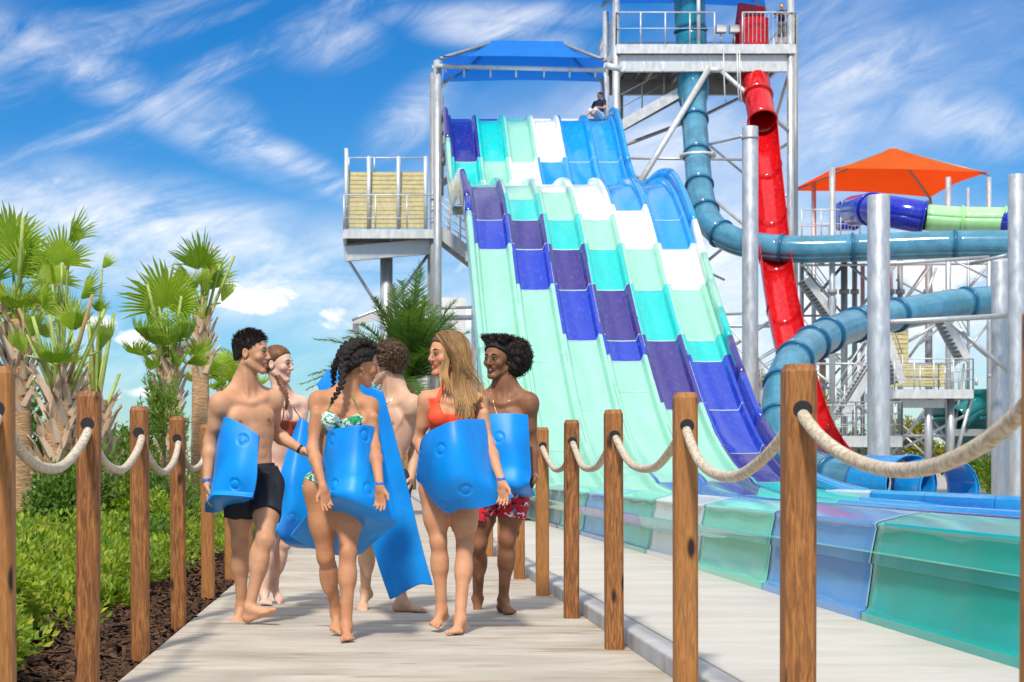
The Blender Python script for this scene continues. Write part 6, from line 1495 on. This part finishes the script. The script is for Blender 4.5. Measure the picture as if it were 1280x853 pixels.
# ------------------------------------------------------------------ foam slide mats
def mat_thing(label, rows, dims=(), th=.026, res=9, wave=0.0):
    """rows of (px, py, Z) control points, splined both ways; dims = dimple centres in (u,v)"""
    rr = [spline([tuple(P(*c)) for c in r], res) for r in rows]; cols_ = list(zip(*rr)); g = [spline([tuple(q) for q in c], res) for c in cols_]; g = [[V3(q) for q in c] for c in g]
    nu, nv = len(g), len(g[0]); A_ = np.array(g)
    du = np.gradient(A_, axis=0); dv = np.gradient(A_, axis=1); n = np.cross(du, dv); n /= np.linalg.norm(n, axis=2)[..., None]+1e-9
    if n[nu//2, nv//2] @ np.array([0, -1, 0]) < 0: n = -n; flip = True
    else: flip = False
    for (u, v) in dims:
        c = A_[int(v*(nu-1)), int(u*(nv-1))]; d = np.linalg.norm(A_-c, axis=2)
        A_ = A_+n*(-.006*np.exp(-((d-.031)/.0060)**2)-.003*(1/(1+np.exp((d-.030)/.002)))+.003*np.exp(-((d-.009)/.006)**2))[..., None]
    ctr = A_.mean((0, 1)); t = thing('slide_mat', label, 'foam mat', tuple(ctr), group='blue foam slide mats carried by the walkers')
    vs = []; fs = []
    top = A_; bot = A_-n*th
    vs = [tuple(q) for q in top.reshape(-1, 3)]+[tuple(q) for q in bot.reshape(-1, 3)]; o = nu*nv
    for i in range(nu-1):
        for j in range(nv-1):
            a, b, c, d = i*nv+j, i*nv+j+1, (i+1)*nv+j+1, (i+1)*nv+j; fs.append((a,b,c,d)); fs.append((o+d,o+c,o+b,o+a))
    rim = [(0,j) for j in range(nv)]+[(i,nv-1) for i in range(1,nu)]+[(nu-1,j) for j in range(nv-2,-1,-1)]+[(i,0) for i in range(nu-2,0,-1)]
    ix = [i*nv+j for i, j in rim]
    for a, b in zip(ix, ix[1:]+ix[:1]): fs.append((b, a, o+a, o+b))
    m = MB(); m.add(vs, fs, True); ob = m.build('foam_pad', M['foam'], t)
    bm = bmesh.new(); bm.from_mesh(ob.data); bmesh.ops.recalc_face_normals(bm, faces=bm.faces); bm.to_mesh(ob.data); bm.free()
    bv = ob.modifiers.new('soft_edge', 'BEVEL'); bv.width = .008; bv.segments = 3; bv.limit_method = 'ANGLE'; bv.angle_limit = R(50); return t
mat_thing('blue foam mat tucked under the arm of the dark haired man',
    [[(274,536,10.78),(279,524,10.66),(284,522,10.56),(304,531,10.50),(323,544,10.46)],
     [(269,560,10.78),(273,553,10.64),(279,550,10.53),(301,560,10.45),(322,571,10.44)],
     [(266,592,10.76),(268,588,10.62),(274,586,10.52),(296,590,10.42),(321,597,10.42)],
     [(262,612,10.74),(264,612,10.60),(270,612,10.50),(292,613,10.44),(317,616,10.42)],
     [(257,628,10.72),(262,625,10.60),(267,622,10.50),(290,623,10.46),(313,624,10.44)],
     [(256,640,10.95),(262,641,10.85),(272,641,10.80),(286,636,10.85),(300,632,10.95)]], dims=((.13,.77),(.53,.75)), res=22)
mat_thing('blue foam mat held in front by the braided woman, curving round her front',
    [[(403,541,9.72),(420,536,9.56),(446,532,9.49),(462,532,9.54),(474,536,9.66)],
     [(404,570,9.68),(420,567,9.52),(445,563,9.46),(463,564,9.52),(480,570,9.66)],
     [(404,598,9.60),(420,597,9.47),(444,594,9.42),(465,597,9.48),(487,603,9.62)],
     [(405,618,9.56),(420,622,9.44),(444,630,9.40),(468,640,9.46),(496,652,9.58)],
     [(392,634,9.80),(413,642,9.74),(440,654,9.72),(466,664,9.72),(488,660,9.74)],
     [(363,671,10.05),(392,686,10.1),(420,694,10.1),(440,696,10.1),(454,691,10.1)]], dims=((.09,.18),(.09,.66),(.48,.20),(.48,.70)), res=22)
mat_thing('widest blue foam mat, curled across the hips of the laughing blonde woman',
    [[(524,590,10.30),(526,552,10.02),(545,535,9.86),(575,525,9.82),(606,524,10.08)],
     [(520,596,10.34),(526,575,10.00),(550,562,9.80),(582,556,9.78),(617,560,10.06)],
     [(522,602,10.34),(533,604,9.98),(558,595,9.78),(592,590,9.79),(628,592,10.02)],
     [(528,608,10.34),(545,630,9.98),(567,618,9.82),(603,610,9.82),(637,612,9.98)],
     [(534,612,10.34),(556,641,10.0),(575,637,9.88),(607,634,9.86),(643,621,9.98)]], dims=((.25,.50),(.16,.24),(.74,.62),(.80,.34)), res=22)
mat_thing('blue foam mat held upright under the arm of the man with the afro',
    [[(596,523,11.25),(612,518,11.18),(640,517,11.15),(660,519,11.2)],
     [(600,556,11.22),(616,552,11.12),(642,552,11.08),(662,556,11.16)],
     [(604,586,11.20),(620,584,11.10),(646,582,11.06),(664,590,11.12)],
     [(606,604,11.18),(622,606,11.08),(646,612,11.04),(662,606,11.08)],
     [(618,606,11.35),(632,612,11.3),(654,622,11.3),(669,620,11.3)]], dims=((.22,.45),), res=22)
mat_thing('blue foam mat held by the redhead, seen between the man and the braided woman',
    [[(372,526,12.0),(377,523,11.95),(388,530,11.95)],
     [(356,572,11.9),(371,566,11.85),(392,570,11.9)],
     [(350,600,11.85),(366,602,11.78),(394,606,11.85)],
     [(350,640,11.85),(364,644,11.75),(394,646,11.85)],
     [(345,664,11.75),(358,676,11.65),(394,676,11.8)],
     [(352,672,12.0),(366,684,12.0),(394,686,12.0)]], dims=((.62,.55),), res=22)
mat_thing('longest blue foam mat, flat and slanting between the braided and the blonde woman',
    [[(396,480,10.75),(404,470,10.75),(414,461,10.75),(446,474,10.70),(478,490,10.65)],
     [(424,560,10.72),(436,555,10.70),(446,551,10.70),(472,556,10.66),(498,566,10.62)],
     [(450,630,10.68),(462,628,10.66),(474,626,10.65),(496,632,10.62),(518,645,10.60)],
     [(472,706,10.62),(482,703,10.60),(490,700,10.60),(510,700,10.58),(532,702,10.56)],
     [(487,750,10.60),(498,745,10.58),(506,740,10.58),(524,731,10.56),(541,732,10.55)]], res=9)
# ------------------------------------------------------------------ distant figures
def small_person(label, base, H, yaw, skinm, top, bottom, hairm, sit=False, arms=None, group=None):
    k = H/1.75; t = thing('person', label, 'person', tuple(base)); b = V3(base); s, f, u = yawframe(yaw)
    Bf = Field(b+np.array([-.6,-.6,-.1])*k, b+np.array([.6,.6,1.9])*k, .013); W = Bf.like(); W2 = Bf.like()
    Q = lambda a, c, z: b+(s*a+f*c+u*z)*k; hz = .93 if not sit else .12
    Bf.ell(Q(0,0,hz+.68), yawframe(yaw, 12), [.08*k,.10*k,.12*k], .01); Bf.cone(Q(0,0,hz+.5), Q(0,0,hz+.6), .055*k, .055*k, .03)
    Bf.sph(Q(0,.105,hz+.66), .016*k, .01)
    W.cone(Q(0,0,hz+.12), Q(0,0,hz+.42), .13*k, .15*k, .05); W2.cone(Q(-.06,0,hz), Q(.06,0,hz), .14*k, .14*k, .03)
    for q in (-1, 1):
        sh = Q(q*.19,0,hz+.48); a = (arms or {}).get(q); el = Q(q*.27,.05,hz+.20) if not a else Q(*a[0]); wr = Q(q*.22,.24,hz+.12) if not a else Q(*a[1])
        W.cone(sh, sh*.45+el*.55, .062*k, .055*k, .03); Bf.cone(sh, el, .045*k, .04*k, .02); Bf.cone(el, wr, .04*k, .028*k, .02); Bf.ell(wr+unit(wr-el)*.05*k, (unit(wr-el), s, u), [.06*k,.035*k,.03*k], .02)
        if sit: kn = Q(q*.11,.42,.25); an = Q(q*.12,.72,-.02)
        else: kn = Q(q*.10,.02,.50); an = Q(q*.11,0,.08)
        W2.cone(Q(q*.09,0,hz-.02), kn, .095*k, .085*k, .03); Bf.cone(Q(q*.09,0,hz), kn, .08*k, .055*k, .03); Bf.cone(kn, an, .056*k, .035*k, .03); Bf.cone(an-u*.03, an+f*.15*k-u*.04, .035*k, .03*k, .02)
    for Fl, nm, mt in ((Bf,'body',skinm),(W,'shirt',top),(W2,'shorts',bottom)):
        V, Fc = surface(Fl.D, Fl.lo, Fl.h); mesh_np(nm, V, Fc, mt, t)
    Hh = Bf.like(); Hh.ell(Q(0,-.02,hz+.73), (s,f,u), [.085*k,.10*k,.09*k], .01); V, Fc = surface(Hh.D, Hh.lo, Hh.h); mesh_np('hair', V, Fc, hairm, t)
    return t
lg = P(750, 150, 57.5); small_person('lifeguard in a dark shirt sitting at the top right of the racing slide', (lg.x, 57.6, lg.z+.02), 1.7, -40, S1, M['navy_cloth'], M['white_cloth'], HB1, sit=True, arms={-1:((-.28,.12,.30),(-.2,.38,.22)), 1:((.26,.1,.34),(.16,.36,.34))})
tp = P(977, 57, 62.6); small_person('attendant in a dark shirt and plaid shorts standing on the high platform', (tp.x, 62.6, fl), 1.62, -20, S6, M['navy_cloth'], M['grey_cloth'], HB2, arms={-1:((-.30,.06,1.2),(-.12,.25,1.27)), 1:((.30,.06,1.2),(.10,.25,1.25))})
hv = P(1195, 592, 60); small_person('distant worker in a hi-vis yellow vest beyond the blue wall', (hv.x, 60, .0), 1.6, -60, S6, M['hivis'], M['navy_cloth'], HB2)
